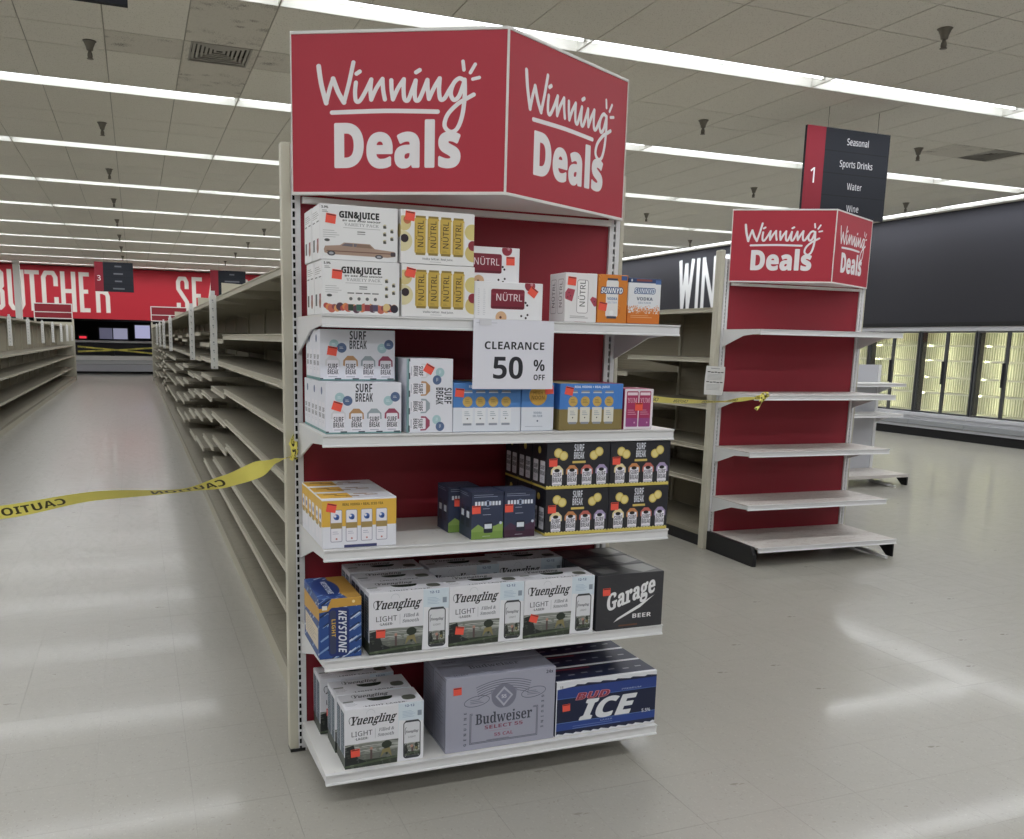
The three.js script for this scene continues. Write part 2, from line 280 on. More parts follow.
// ================================================================ ENDCAP DISPLAYS
const shelfFront = (w, d, h = 0.037) => prism([[0, 0], [0.014, 0], [0.014, -0.004], [0.009, -0.007], [0.009, -h + 0.007], [0.014, -h + 0.004], [0.014, -h], [0, -h]].map(([a, b]) => [d - 0.014 + a, b]), 'yz', 0, w);
function slottedUpright(h, parent, x, cream) {
  // slotted steel standard: two rails and rungs in front of a dark channel, beside a cream corner post
  const rails = [box(-0.022, -0.0045, 0, h, -0.012, 0), box(0.0045, 0.022, 0, h, -0.012, 0)];
  for (let y = 0.02; y < h - 0.01; y += 0.0275) rails.push(box(-0.0045, 0.0045, y, y + 0.0085, -0.003, -0.0006));
  const u = part('upright', rails, M.strip, parent, [x, 0, 0]);
  part('slot_channel', box(-0.0046, 0.0046, 0, h, -0.011, -0.009), M.slot, u);
  part('upright_core', box(-0.022, 0.022, 0, h, -0.05, -0.0121), cream ? M.cream : M.strip, u);
  return u;
}
function makeShelf(name, w, d, parent, y, zb, opt = {}) {
  const s = part(name, [metreUV(box(0, w, -0.006, 0, 0.004, d - 0.0145)), box(0.002, w - 0.002, -0.03, -0.006, 0.004, 0.02)], opt.top || M.shelfWhite, parent, [opt.x || 0, y, zb]);
  part('price_channel', shelfFront(w, d), M.strip, s);
  const br = (x) => prism([[0.002, -0.006], [d - 0.016, -0.006], [d - 0.016, -0.03], [d * 0.55, -0.045], [0.002, -(opt.bracket || 0.125)]], 'yz', x, x + 0.006);
  part('bracket', br(0.001), M.strip, s); part('bracket', br(w - 0.007), M.strip, s);
  return s;
}
function drawDeals(x, W, Hh) {                                         // 610 x 457 design space of one header face
  x.fillStyle = '#b22a3c'; x.fillRect(0, 0, W, Hh); x.scale(W / 610, Hh / 457); x.translate(-30, -38);
  x.strokeStyle = x.fillStyle = '#efecee'; x.lineCap = x.lineJoin = 'round';
  const st = (pts, lw) => { x.lineWidth = lw; x.beginPath(); x.moveTo(...pts[0]); for (let i = 0; i < pts.length - 1; i++) { const p0 = pts[Math.max(0, i - 1)], p1 = pts[i], p2 = pts[i + 1], p3 = pts[Math.min(pts.length - 1, i + 2)]; x.bezierCurveTo(p1[0] + (p2[0] - p0[0]) / 6, p1[1] + (p2[1] - p0[1]) / 6, p2[0] - (p3[0] - p1[0]) / 6, p2[1] - (p3[1] - p1[1]) / 6, p2[0], p2[1]); } x.stroke(); };
  const c = (l, w) => st(l.map(([a, b]) => [a * 0.5 + 85.3, b * 0.5 + 85.3]), w), lw = 12.2;
  c([[48, 90], [62, 190], [90, 300]], 14); c([[90, 300], [112, 215], [131, 162]], lw); c([[131, 162], [160, 240], [193, 298]], 14); c([[193, 298], [222, 190], [248, 72]], lw);
  c([[262, 186], [257, 240], [262, 288], [284, 290], [318, 235], [350, 170]], lw); c([[266, 136], [284, 124]], lw);
  c([[350, 170], [345, 230], [350, 284]], lw); c([[350, 284], [378, 222], [414, 168]], lw); c([[414, 168], [418, 230], [428, 284]], lw);
  c([[464, 176], [466, 230], [474, 284]], lw); c([[474, 284], [502, 222], [535, 172]], lw); c([[535, 172], [534, 235], [540, 284], [560, 290], [580, 240], [602, 180]], lw);
  c([[602, 180], [597, 240], [602, 288], [622, 288], [646, 235], [668, 178]], lw); c([[604, 134], [624, 122]], lw);
  c([[668, 178], [670, 230], [678, 284]], lw); c([[678, 284], [706, 222], [737, 170]], lw); c([[737, 170], [734, 235], [742, 286], [764, 284], [790, 240], [812, 205]], lw);
  c([[876, 186], [846, 172], [815, 200], [800, 255], [818, 292], [848, 268], [876, 186]], lw);
  c([[876, 180], [878, 270], [866, 380], [838, 455], [800, 472], [768, 438], [784, 375], [840, 315], [890, 285], [928, 264]], lw);
  st([[518, 124], [521, 148]], 10); st([[552, 133], [539, 156]], 10); st([[564, 170], [546, 174]], 10);
  st([[147, 263], [300, 260], [449, 264]], 13);
  x.font = 'bold 176px sans-serif'; x.save(); x.translate(144, 420); x.scale(373 / x.measureText('Deals').width, 0.97); x.fillText('Deals', 0, 0); x.lineWidth = 10; x.strokeText('Deals', 0, 0); x.restore();
}
const dealsMat = (() => { const [c, x] = canvas(1024, 734); drawDeals(x, 1024, 734); return mat(0xffffff, 0.5, { map: canvasTex(c) }); })();
function headerSign(pos, turn, label) {
  const t = thing('header_sign', label, 'sign', pos, turn, 'red header signs');
  const L = new THREE.Vector2(-0.004, 0.022), C = new THREE.Vector2(0.615, 0.357), R = new THREE.Vector2(1.236, 0.022), y0 = 1.965, y1 = 2.468;
  const face = (A, B) => {
    const len = A.distanceTo(B), g = box(0.003, len - 0.003, y0 + 0.009, y1 - 0.009, -0.008, 0), uv = g.attributes.uv, n = g.attributes.normal;
    for (let i = 0; i < uv.count; i++) if (n.getZ(i) < 0.5) uv.setXY(i, 0.003, 0.003);
    const m = part('face_panel', g, dealsMat, t, [A.x, 0, A.y], [0, -Math.atan2(B.y - A.y, B.x - A.x), 0]);
    part('edge_trim', [rbox(0.003, len - 0.003, y1 - 0.01, y1, -0.014, 0.003, 0.002), rbox(0.003, len - 0.003, y0, y0 + 0.01, -0.014, 0.003, 0.002), rbox(0, 0.004, y0, y1, -0.012, 0.003, 0.0015), rbox(len - 0.004, len, y0, y1, -0.012, 0.003, 0.0015)], M.white, m);
  };
  face(L, C); face(C, R);
  part('bottom_panel', prism([[0.03, 0.03], [0.615, 0.335], [1.2, 0.03]], 'xz', y0 + 0.004, y0 + 0.012), M.white, t);
  part('mount_rail', box(0.03, 1.19, y0 - 0.022, y0 - 0.002, 0.002, 0.024), M.white, t);
  return t;
}
// main endcap
const SH = [1.572, 1.214, 0.858, 0.502, 0.115], SD = 0.44;
{
  const t = thing('endcap_display', 'tall white endcap shelf unit with red back panel stocked with drink cartons', 'shelf unit');
  slottedUpright(2.13, t, 0.004, true); slottedUpright(2.13, t, 1.22, true);
  part('corner_post', rbox(-0.036, -0.003, 0.011, 2.135, -0.045, 0.0012, 0.005, 2), M.cream, t); part('corner_post', rbox(1.2425, 1.262, 0, 2.135, -0.055, -0.002, 0.006, 2), M.cream, t);
  part('levelling_foot', box(-0.034, 0.02, 0, 0.012, -0.05, 0.002), M.black, t);
  part('back_panel', box(0.0225, 1.1975, 0.09, 2.1, -0.03, -0.012), M.redPanel, t);
  SH.forEach((y) => makeShelf('shelf', 1.236, SD, t, y, 0, { x: 0.009, bracket: y < 0.2 ? 0.06 : 0.125 }));
  headerSign([0, 0, 0], 0, 'large red two-faced header sign over the stocked endcap');
}
// second endcap, empty
{
  const P = [3.482, 0, -2.368], a = -0.0263;
  const t = thing('endcap_display', 'empty white endcap shelf unit with red back panel and black base', 'shelf unit', P, a);
  slottedUpright(2.13, t, 0, true); slottedUpright(2.13, t, 1.22, true);
  part('corner_post', rbox(-0.062, -0.0225, 0, 2.19, -0.07, -0.002, 0.008, 2), M.cream, t); part('corner_post', rbox(1.2425, 1.258, 0, 2.13, -0.055, -0.002, 0.006, 2), M.cream, t);
  part('back_panel', box(0.0225, 1.1975, 0.09, 2.1, -0.03, -0.012), M.redPanel, t);
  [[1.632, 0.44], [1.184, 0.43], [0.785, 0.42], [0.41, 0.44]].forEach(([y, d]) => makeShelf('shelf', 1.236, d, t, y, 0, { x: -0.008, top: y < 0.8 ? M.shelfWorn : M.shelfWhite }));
  const b = part('base_shelf', metreUV(box(0.002, 1.218, 0.122, 0.135, 0.004, 0.565)), M.shelfWorn, t); part('price_channel', shelfFront(1.216, 0.58, 0.034).translate(0.002, 0.135, 0), M.strip, b);
  part('base_leg', prism([[0, 0], [0.56, 0], [0.56, 0.085], [0.53, 0.132], [0, 0.14]], 'yz', -0.03, 0.0), M.black, t);
  part('base_leg', prism([[0, 0.02], [0.4, 0.08], [0.5, 0.0], [0.56, 0], [0.56, 0.12], [0, 0.12]], 'yz', 1.205, 1.215), M.black, t);
  part('cross_brace', box(1.13, 1.15, 0.01, 0.03, 0.05, 0.52), M.strip, t, [0, 0.0, 0], [0, -0.1, 0]);
  headerSign(P, a, 'red two-faced header sign over the empty endcap');
}
// low white shelf unit behind
{
  const t = thing('endcap_display', 'low white empty shelf unit standing before the glass coolers', 'shelf unit', [6.43, 0, -5.0]);
  part('back_panel', box(0, 1.22, 0.1, 1.345, -0.03, -0.01), M.lightGrey, t);
  part('upright', box(-0.01, 0.03, 0, 1.345, -0.04, 0), M.strip, t); part('upright', box(1.19, 1.23, 0, 1.345, -0.04, 0), M.strip, t);
  for (const y of [1.145, 0.8]) makeShelf('shelf', 1.22, 0.4, t, y, 0);
  part('base_shelf', [metreUV(box(0, 1.22, 0.115, 0.13, 0, 0.55)), box(0, 1.22, 0.098, 0.13, 0.54, 0.56)], M.shelfWorn, t);
  part('base_leg', prism([[0, 0], [0.03, 0], [0.4, 0.07], [0.48, 0], [0.55, 0], [0.55, 0.114], [0, 0.114]], 'yz', 1.2, 1.22), M.black, t); part('base_leg', prism([[0, 0], [0.55, 0], [0.55, 0.114], [0, 0.114]], 'yz', 0, 0.02), M.black, t);
  part('cross_brace', box(1.0, 1.02, 0.01, 0.03, 0.02, 0.5), M.strip, t, [0, 0, 0], [0, -0.2, 0]);
}

// ================================================================ GONDOLA RUNS (long side shelving), one object per run
const LEN = 1.22;
const gshelf = new Map();
function gondolaShelf(d) {                                            // along z, front edge at x = -d, back at 0, top at y = 0
  const k = d.toFixed(3);
  if (!gshelf.has(k)) gshelf.set(k, {
    tray: merge([metreUV(box(-d + 0.012, -0.01, -0.008, 0, -LEN + 0.003, -0.003)), prism([[-0.01, -0.008], [-d + 0.02, -0.008], [-d + 0.02, -0.02], [-0.01, -0.1]], 'xy', -LEN + 0.004, -LEN + 0.008), prism([[-0.01, -0.008], [-d + 0.02, -0.008], [-d + 0.02, -0.02], [-0.01, -0.1]], 'xy', -0.008, -0.004)]),
    rail: prism([[-d + 0.012, 0], [-d - 0.003, 0], [-d - 0.003, -0.005], [-d + 0.003, -0.008], [-d + 0.003, -0.027], [-d - 0.003, -0.03], [-d - 0.003, -0.035], [-d + 0.012, -0.035]], 'xy', -LEN + 0.003, -0.003) });
  return gshelf.get(k);
}
const panelGeo = metreUV(box(-0.022, -0.012, 0.14, 1.8, -LEN + 0.004, -0.004)), deckGeo = (d) => merge([metreUV(box(-d + 0.015, -0.02, 0.115, 0.13, -LEN + 0.003, -0.003)), box(-d, -d + 0.015, 0.095, 0.13, -LEN + 0.003, -0.003)]);
const kickGeo = (d, h0) => box(-d + 0.03, -d + 0.045, 0.0, h0, -LEN, 0), plainKick = (d) => box(-d + 0.004, -d + 0.012, 0.0, 0.095, -LEN, 0);
function gondolaSide(t, side, cx, z, heights, depths, opt) {          // one section, side = +1 faces -x, -1 faces +x
  const g = { x: cx, ry: side > 0 ? 0 : Math.PI };
  const add = (n, geo, m, y = 0, dx = 0) => { const p = part(n, geo, m, t, [cx - side * dx, y, side > 0 ? z : z - LEN], [0, g.ry, 0]); return p; };
  add('back_panel', panelGeo, opt.slat ? M.slat : M.panelBeige);
  add('base_deck', deckGeo(opt.base), M.beigeWornShaded);
  add('kick_plate', opt.blackKick ? kickGeo(opt.base, 0.095) : plainKick(opt.base), opt.blackKick ? M.black : M.beige);
  add('upright', box(-0.04, 0, 0, 1.8, -0.015, 0.015), M.beige);
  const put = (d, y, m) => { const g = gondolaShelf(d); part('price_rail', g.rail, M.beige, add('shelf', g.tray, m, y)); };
  if (opt.top) put(opt.top, 1.79, M.beige);
  heights.forEach((y, i) => put(depths[i % depths.length], y, M.beigeWornShaded));
}
// run behind the stocked endcap
{
  const t = thing('gondola_shelving', 'long empty beige aisle shelving behind the stocked endcap', 'shelving');
  const sets = [[1.52, 1.317, 1.125, 0.9, 0.72, 0.49, 0.3], [1.52, 1.317, 1.125, 0.9, 0.72, 0.49, 0.3], [1.52, 1.317, 1.125, 0.9, 0.72, 0.49, 0.3], [1.49, 1.317, 1.085, 0.87, 0.66, 0.47, 0.3], [1.45, 1.317, 1.16, 0.98, 0.8, 0.55, 0.3], [1.55, 1.3, 1.1, 0.93, 0.7, 0.4]];
  for (let k = 0; k < 24; k++) {
    const z = -0.06 - k * LEN;
    const hs = k < sets.length ? sets[k] : [rr(1.44, 1.54), 1.31, ...(rnd() < 0.5 ? [1.15, 0.95, 0.74, 0.48] : [1.08, 0.86, 0.62, 0.36])];
    gondolaSide(t, 1, 0.59, z, hs, [0.5], { top: 0.53, base: 0.54 });
    if (k < 8) gondolaSide(t, -1, 0.63, z, [1.42, 1.08, 0.77, 0.5], [0.5], { top: 0.53, base: 0.54, blackKick: true });
  }
  part('spine', box(0.585, 0.635, 0.02, 1.8, -29.34, -0.06), M.beige, t);
  part('end_frame', [box(0.02, 1.2, 0, 0.06, -29.4, -29.345), box(0.02, 0.07, 0, 1.98, -29.4, -29.345), box(1.15, 1.2, 0, 1.98, -29.4, -29.345), box(0.07, 1.15, 0.1, 1.9, -29.39, -29.36)], M.cream, t);
}
// left run
{
  const t = thing('gondola_shelving', 'long empty beige shelving along the left of the left aisle', 'shelving');
  for (let k = 0; k < 20; k++) { const z = -5 - k * LEN; gondolaSide(t, -1, -2.95, z, [1.15, 0.825, 0.44], [0.5, 0.53], { top: 0.3, base: 0.56, slat: false }); }
  part('spine', box(-3.0, -2.95, 0.02, 1.83, -29.4, -5), M.beige, t);
  part('end_frame', [box(-3.55, -2.37, 0, 0.06, -29.46, -29.405), box(-2.43, -2.37, 0, 2.0, -29.46, -29.405), box(-3.55, -3.49, 0, 2.0, -29.46, -29.405), box(-3.49, -2.43, 0.06, 1.9, -29.45, -29.42)], M.cream, t);
}
// right run behind the empty endcap
{
  const t = thing('gondola_shelving', 'empty beige slat-back shelving with black kick behind the empty endcap', 'shelving');
  for (let k = 0; k < 6; k++) {
    const z = -2.45 - k * LEN;
    gondolaSide(t, 1, 4.02, z, k % 2 ? [1.28, 0.95, 0.6] : [1.425, 1.08, 0.77, 0.515], [0.56, 0.56], { top: 0.58, base: 0.58, slat: true, blackKick: true });
    if (k < 3) gondolaSide(t, -1, 4.06, z, [1.4, 1.1, 0.8, 0.5], [0.5], { top: 0.53, base: 0.56, blackKick: true });
  }
  part('spine', box(4.015, 4.065, 0.02, 1.8, -9.77, -2.45), M.beige, t);
}
// white vertical strips hung on the shelf fronts
const stripTex = (() => { const [c, x] = canvas(64, 512); x.fillStyle = '#e9e9e6'; x.fillRect(0, 0, 64, 512); x.fillStyle = 'rgba(120,125,130,0.6)'; for (let y = 30; y < 500; y += 58) { x.fillRect(22, y, 14, 10); x.fillRect(28, y + 16, 8, 6); } return mat(0xffffff, 0.5, { map: canvasTex(c) }); })();
function hangStrip(x, z, y0, y1, label, w = 0.075) {
  const t = thing('hanging_strip', label, 'sign strip', [x, y0, z], 0, 'white vertical strips on the aisle shelving');
  part('strip_panel', rbox(-w / 2, w / 2, 0, y1 - y0, -0.004, 0.004, 0.002), stripTex, t);
  part('clip', box(-0.015, 0.015, y1 - y0, y1 - y0 + 0.03, -0.012, 0.012), M.strip, t);
}
[-3.72, -6.4, -12.2, -15.7, -18.7, -21.8].forEach((z, i) => hangStrip(0.03, z, 1.27, 1.8, `white vertical strip on the right aisle shelving, ${ORD[i]} from the stocked endcap`, 0.05));
[-13.1, -15.8, -18.6, -21.2, -23.9, -26.2, -28.4].forEach((z, i) => hangStrip(-2.385, z, 1.3, 1.77, `white vertical strip on the left shelving, ${ORD[i]} from the photo's left edge`, 0.06));
for (const [z, w, i] of [[-3.9, 0.34, 0], [-6.6, 0.4, 1], [-12.3, 0.4, 2]]) {
  const t = thing('shelf_flag', `beige plastic flag lying on top of the aisle shelving, ${ORD[i]} from the stocked endcap`, 'sign holder', [0.11, 1.8, z], 0, 'flags on the aisle shelving');
  part('flag_plate', prism([[0, 0.0], [w * 0.75, 0.0], [w, 0.03], [w * 0.7, 0.09], [0, 0.1]], 'xy', -0.004, 0.004), M.cream, t); part('foot', box(0, w * 0.7, 0, 0.008, -0.05, 0.05), M.cream, t);
}
for (const [x0, x1, z, label] of [[-3.55, -2.4, -29.43, 'red two-panel header on the far end of the left shelving'], [0.02, 1.2, -29.37, 'white framed red header on the far end of the right aisle shelving']]) {
  const t = thing('end_header', label, 'sign', [x0, 2.0, z], 0, 'far end headers'), w = x1 - x0;
  part('frame', [box(0, 0.03, 0, 0.5, -0.02, 0.02), box(w - 0.03, w, 0, 0.5, -0.02, 0.02), box(0.03, w - 0.03, 0.47, 0.5, -0.02, 0.02), box(0.03, w - 0.03, 0.2, 0.225, -0.02, 0.02), box(0.03, w - 0.03, 0, 0.03, -0.02, 0.02)], M.white, t);
  part('red_panel', box(0.03, w - 0.03, 0.225, 0.47, -0.008, 0.008), M.redPanel, t); part('red_panel', box(0.03, w - 0.03, 0.03, 0.2, -0.008, 0.008), M.redPanel, t);
}

// ================================================================ COOLERS along the right wall
const PITCH = 1.175;
for (let k = 2; k < 8; k++) {
  const z1 = -8.02 - (k - 4) * PITCH, z0 = z1 - PITCH;                  // unit spans z0..z1
  const names = ['farthest out of frame', 'out of frame', 'out of frame nearer', 'at the right edge of the photo', 'second from the right photo edge', 'third from the right photo edge, beside the low white shelf unit', 'behind the low white shelf unit', 'hidden far', 'hidden farthest'];
  const t = thing('glass_door_cooler', `lit two-door glass cooler, ${names[k]}`, 'cooler', [X1, 0, z0], 0, 'glass door coolers');
  const D = 0.8, P = PITCH;
  part('case_body', [box(0.06, D, 0.12, 0.4, 0.002, P - 0.002), box(0.06, D, 1.9, 1.975, 0.002, P - 0.002), box(D - 0.03, D, 0.4, 1.9, 0.002, P - 0.002)], M.caseWhite, t);
  part('sill', rbox(-0.03, 0.1, 0.36, 0.425, 0.001, P - 0.001, 0.01), M.lightGrey, t);
  part('lower_panel', box(0.0, 0.06, 0.15, 0.36, 0.001, P - 0.001), M.lightGrey, t);
  part('bumper', rbox(-0.05, 0.0, 0.2, 0.3, 0, P, 0.015), M.bumper, t);
  part('kick_plate', box(0.03, 0.06, 0.0, 0.15, 0, P), M.blackMatte, t);
  part('head_rail', box(0.02, 0.1, 1.875, 1.95, 0.001, P - 0.001), M.lightGrey, t);
  for (const [y, d] of [[1.62, 0.5], [1.36, 0.5], [1.06, 0.52], [0.78, 0.55], [0.44, 0.6]]) {
    const wires = [box(D - 0.05 - d, D - 0.035 - d + 0.012, y - 0.016, y + 0.016, 0.02, P - 0.02)];
    for (let i = 0; i <= 22; i++) wires.push(box(D - 0.05 - d + 0.012, D - 0.04, y - 0.003, y + 0.003, 0.025 + i * (P - 0.05) / 22 - 0.004, 0.025 + i * (P - 0.05) / 22 + 0.004));
    part('wire_shelf', wires, M.caseWhite, t);
  }
  part('back_grille', Array.from({ length: 24 }, (_, i) => box(D - 0.042, D - 0.031, 0.42, 1.85, 0.03 + i * (P - 0.06) / 23 - 0.006, 0.03 + i * (P - 0.06) / 23 + 0.006)), M.caseBack, t);
  for (const s of [0, 1]) part('mullion', [box(0.067, 0.1, 0.425, 1.875, s ? P - 0.05 : 0.001, s ? P - 0.001 : 0.05), box(0.1, 0.165, 0.425, 1.875, s ? P - 0.05 : 0.044, s ? P - 0.044 : 0.05)], M.doorDark, t);
  for (const [a, b, hs] of [[0.012, P / 2 - 0.002, 1], [P / 2 + 0.002, P - 0.012, 0]]) {
    const d = part('door', [box(0.03, 0.065, 0.43, 1.872, a, a + 0.026), box(0.03, 0.065, 0.43, 1.872, b - 0.026, b), box(0.03, 0.065, 0.43, 0.455, a + 0.026, b - 0.026), box(0.03, 0.065, 1.845, 1.872, a + 0.026, b - 0.026)], M.doorFrame, t);
    part('glass_pane', box(0.045, 0.05, 0.455, 1.845, a + 0.026, b - 0.026), M.glass, d);
    if (hs) part('handle', rbox(-0.005, 0.03, 0.95, 1.35, b - 0.034, b - 0.012, 0.006), M.doorDark, d);
  }
  for (const z of [0.022, P - 0.022]) {
    part('led_strip', box(0.101, 0.108, 0.46, 1.84, z - 0.015, z + 0.015), M.led, t);
    const L = new THREE.RectAreaLight(CASE_WHITE, CASE_LIGHT, 0.03, 1.38); L.position.set(X1 + 0.11, 1.15, z0 + z); L.lookAt(X1 + 1, 1.15, z0 + z); scene.add(L);
  }
}

// ================================================================ BUTCHER COUNTER at the far back
{
  const t = thing('meat_case', 'grey empty service case below the red back wall', 'display case', [-5.5, 0, -35.2]);
  const w = 9.5;
  part('kick_plate', box(0, w, 0, 0.09, -0.9, -0.06), M.blackMatte, t); part('lower_panel', box(0, w, 0.09, 0.36, -0.9, 0), M.lightGrey, t); part('upper_panel', box(0, w, 0.37, 0.52, -0.9, 0.03), M.steel, t);
  part('display_deck', box(0, w, 0.53, 0.7, -0.9, -0.02), M.white, t); part('back_board', box(0, w, 0.7, 1.2, -0.98, -0.9), M.charcoal, t);
  part('counter_top', rbox(0, w, 1.2, 1.3, -1.3, -0.55, 0.02), M.steel, t); part('divider', box(4.05, 4.2, 0.52, 0.95, -0.5, -0.05), M.black, t);
  const v = thing('service_window', 'small bluish lit window behind the meat case', 'window', [-0.5, 1.4, Z0 + 0.02]);
  const glow = (c, i) => new THREE.MeshStandardMaterial({ color: 0x8888aa, emissive: new THREE.Color(...c), emissiveIntensity: i, roughness: 0.4 });
  part('frame', [box(-0.06, 0, -0.05, 0.6, 0, 0.04), box(0.6, 0.66, -0.05, 0.6, 0, 0.04), box(0, 0.6, 0.55, 0.6, 0, 0.04), box(0, 0.6, -0.05, 0, 0, 0.04)], M.charcoal, v); part('lit_pane', box(0, 0.6, 0, 0.55, 0.004, 0.016), glow([0.5, 0.5, 0.75], 0.8), v);
  const v2 = thing('service_window', 'wider dim bluish lit pass-through window behind the meat case', 'window', [-1.9, 1.35, Z0 + 0.02]);
  part('frame', [box(-0.06, 0, -0.05, 0.5, 0, 0.04), box(1.1, 1.16, -0.05, 0.5, 0, 0.04), box(0, 1.1, 0.45, 0.5, 0, 0.04)], M.charcoal, v2); part('lit_pane', box(0, 0.5, 0, 0.45, 0.004, 0.016), glow([0.4, 0.4, 0.6], 0.25), v2); part('lit_pane', box(0.54, 1.1, 0, 0.45, 0.004, 0.016), glow([0.5, 0.5, 0.7], 0.55), v2);
  const s = thing('scale_display', 'tiny red glowing scale display on the meat case', 'display', [-2.45, 1.3, -36.0]);
  part('housing', rbox(-0.18, 0.18, 0, 0.22, -0.08, 0.0, 0.015), M.black, s); part('red_digits', box(-0.13, 0.13, 0.06, 0.15, 0.0, 0.006), new THREE.MeshStandardMaterial({ color: 0x300000, emissive: new THREE.Color(1, 0.05, 0.08), emissiveIntensity: 0.9 }), s);
}

// ================================================================ AISLE SIGNS, SPRINKLERS, VENTS
function aisleSign(x0, z, y0, lines, num, label, w = 1.07, h = 0.86) {
  const t = thing('aisle_sign', label, 'sign', [x0, y0, z], 0, 'hanging aisle signs'), S = 400, [c, x] = canvas(w * S, h * S), rw = 0.22 * w * S;
  x.fillStyle = '#1a1d26'; x.fillRect(0, 0, c.width, c.height); x.fillStyle = '#84202f'; x.fillRect(0, 0, rw, c.height);
  x.fillStyle = '#e8e8ea'; x.textAlign = 'center'; x.textBaseline = 'middle'; x.font = '82px sans-serif'; x.fillText(num, rw / 2, c.height * 0.55);
  const n = 4; x.font = '38px sans-serif';
  lines.forEach((s, i) => { const mx = rw + (c.width - rw) * 0.5, my = c.height * (i + 0.55) / n; if (typeof s === 'number') { x.globalAlpha = 0.35; x.fillRect(mx - s, my - 9, 2 * s, 18); x.globalAlpha = 1; } else { x.font = '36px sans-serif'; txt(x, s, mx, my, 36, '#dcdce0', { w: x.measureText(s).width * 0.8 }); } });
  x.fillStyle = '#10121a'; for (let i = 1; i < n; i++) x.fillRect(rw, c.height * i / n - 2, c.width - rw, 4);
  const g = box(0, w, 0, h, -0.015, 0.015), uv = g.attributes.uv, nn = g.attributes.normal; for (let i = 0; i < uv.count; i++) if (Math.abs(nn.getZ(i)) < 0.5) uv.setXY(i, 0.9, 0.01);
  part('sign_board', g, mat(0xffffff, 0.85, { map: canvasTex(c) }), t);
  for (const wx of [0.25 * w, 0.85 * w]) part('hanging_wire', cyl(0.003, 0.003, H - y0 - h, 6), M.sprinkler, t, [wx, h + (H - y0 - h) / 2, 0]);
}
aisleSign(5.8, -4.41, 2.84, ['Seasonal', 'Sports Drinks', 'Water', 'Wine'], '1', 'hanging aisle sign numbered 1 reading Seasonal, Sports Drinks, Water');
aisleSign(-1.55, -0.9, 2.765, [], '', 'dark hanging sign whose lower edge shows at the top left corner');
aisleSign(-1.55, -26, 2.78, [38, 52, 40, 64], '3', 'hanging aisle sign numbered 3 before the red back wall');
aisleSign(1.77, -26.4, 2.72, [30, 90, 50, 40], '', 'hanging aisle sign over the far end of the right aisle shelving');
const spr = (() => {
  const lathe = (pts, n = 16) => new THREE.LatheGeometry(pts.map(([r, y]) => new THREE.Vector2(r, y)), n);
  return { cup: lathe([[0.0, -0.09], [0.03, -0.09], [0.036, -0.06], [0.056, -0.012], [0.068, -0.0], [0, 0]].reverse()), stem: lathe([[0, -0.165], [0.02, -0.165], [0.027, -0.145], [0.024, -0.12], [0.016, -0.105], [0.018, -0.09], [0, -0.09]].reverse(), 10), deflector: lathe([[0, -0.176], [0.032, -0.173], [0.032, -0.166], [0, -0.165]].reverse(), 12) };
})();
const sprCols = [[-0.76, 'above the left aisle'], [2.27, 'above the aisle between endcaps'], [5.28, 'above the empty endcap'], [8.33, 'right of the numbered aisle sign'], [11.35, 'near the black wall']];
for (const [x, where] of sprCols) for (let k = 0; k < 9; k++) {
  const z = -2.35 - 3.05 * k - (k ? 0.02 : 0), v = new THREE.Vector3(x, H - 0.08, z).project(camera);
  if (Math.abs(v.x) > 1.05 || Math.abs(v.y) > 1.05) continue;
  const n = sprCols.find((c) => c[0] === x); n.count = (n.count ?? 0) + 1;
  const t = thing('sprinkler', `dark sprinkler head ${where}, ${ORD[n.count - 1]} from the viewer`, 'sprinkler', [x, H, z], 0, 'ceiling sprinkler heads');
  t.scale.setScalar(0.82); part('canopy', spr.cup, M.sprinkler, t); part('stem', spr.stem, M.sprinkler, t); part('deflector', spr.deflector, M.sprinkler, t);
}
for (const [x, label] of [[-0.03 + 0.305, 'dirty square ceiling vent above the left aisle'], [9.42, 'dirty square ceiling vent at the right of the ceiling']]) {
  const t = thing('ceiling_vent', label, 'vent', [x, H, -5.35], 0, 'ceiling vents'); part('filler_panel', [box(-0.3, -0.25, 0, 0.018, -0.273, 0.273), box(0.25, 0.3, 0, 0.018, -0.273, 0.273)], M.soot, t);
  part('frame', [box(-0.249, 0.249, 0, 0.02, 0.255, 0.27), box(-0.249, 0.249, 0, 0.02, -0.27, -0.255), box(-0.249, -0.235, 0, 0.02, -0.255, 0.255), box(0.235, 0.249, 0, 0.02, -0.255, 0.255)], M.vent, t);
  part('duct', box(-0.27, 0.27, 0.07, 0.09, -0.245, 0.245), M.ventDark, t);
  for (let i = 0; i < 6; i++) { const a = 0.228 - i * 0.036, b = 0.235 - i * 0.038; part('louver', [box(-a, a, 0.004, 0.008, b - 0.022, b), box(-a, a, 0.004, 0.008, -b, -b + 0.022), box(-a, -a + 0.022, 0.004, 0.008, -b + 0.022, b - 0.022), box(a - 0.022, a, 0.004, 0.008, -b + 0.022, b - 0.022)], M.vent, t, [0, 0.004 + i * 0.004, 0]); }
}
// ================================================================ CARTONS
const CS = 1700;                                                       // texture pixels per metre
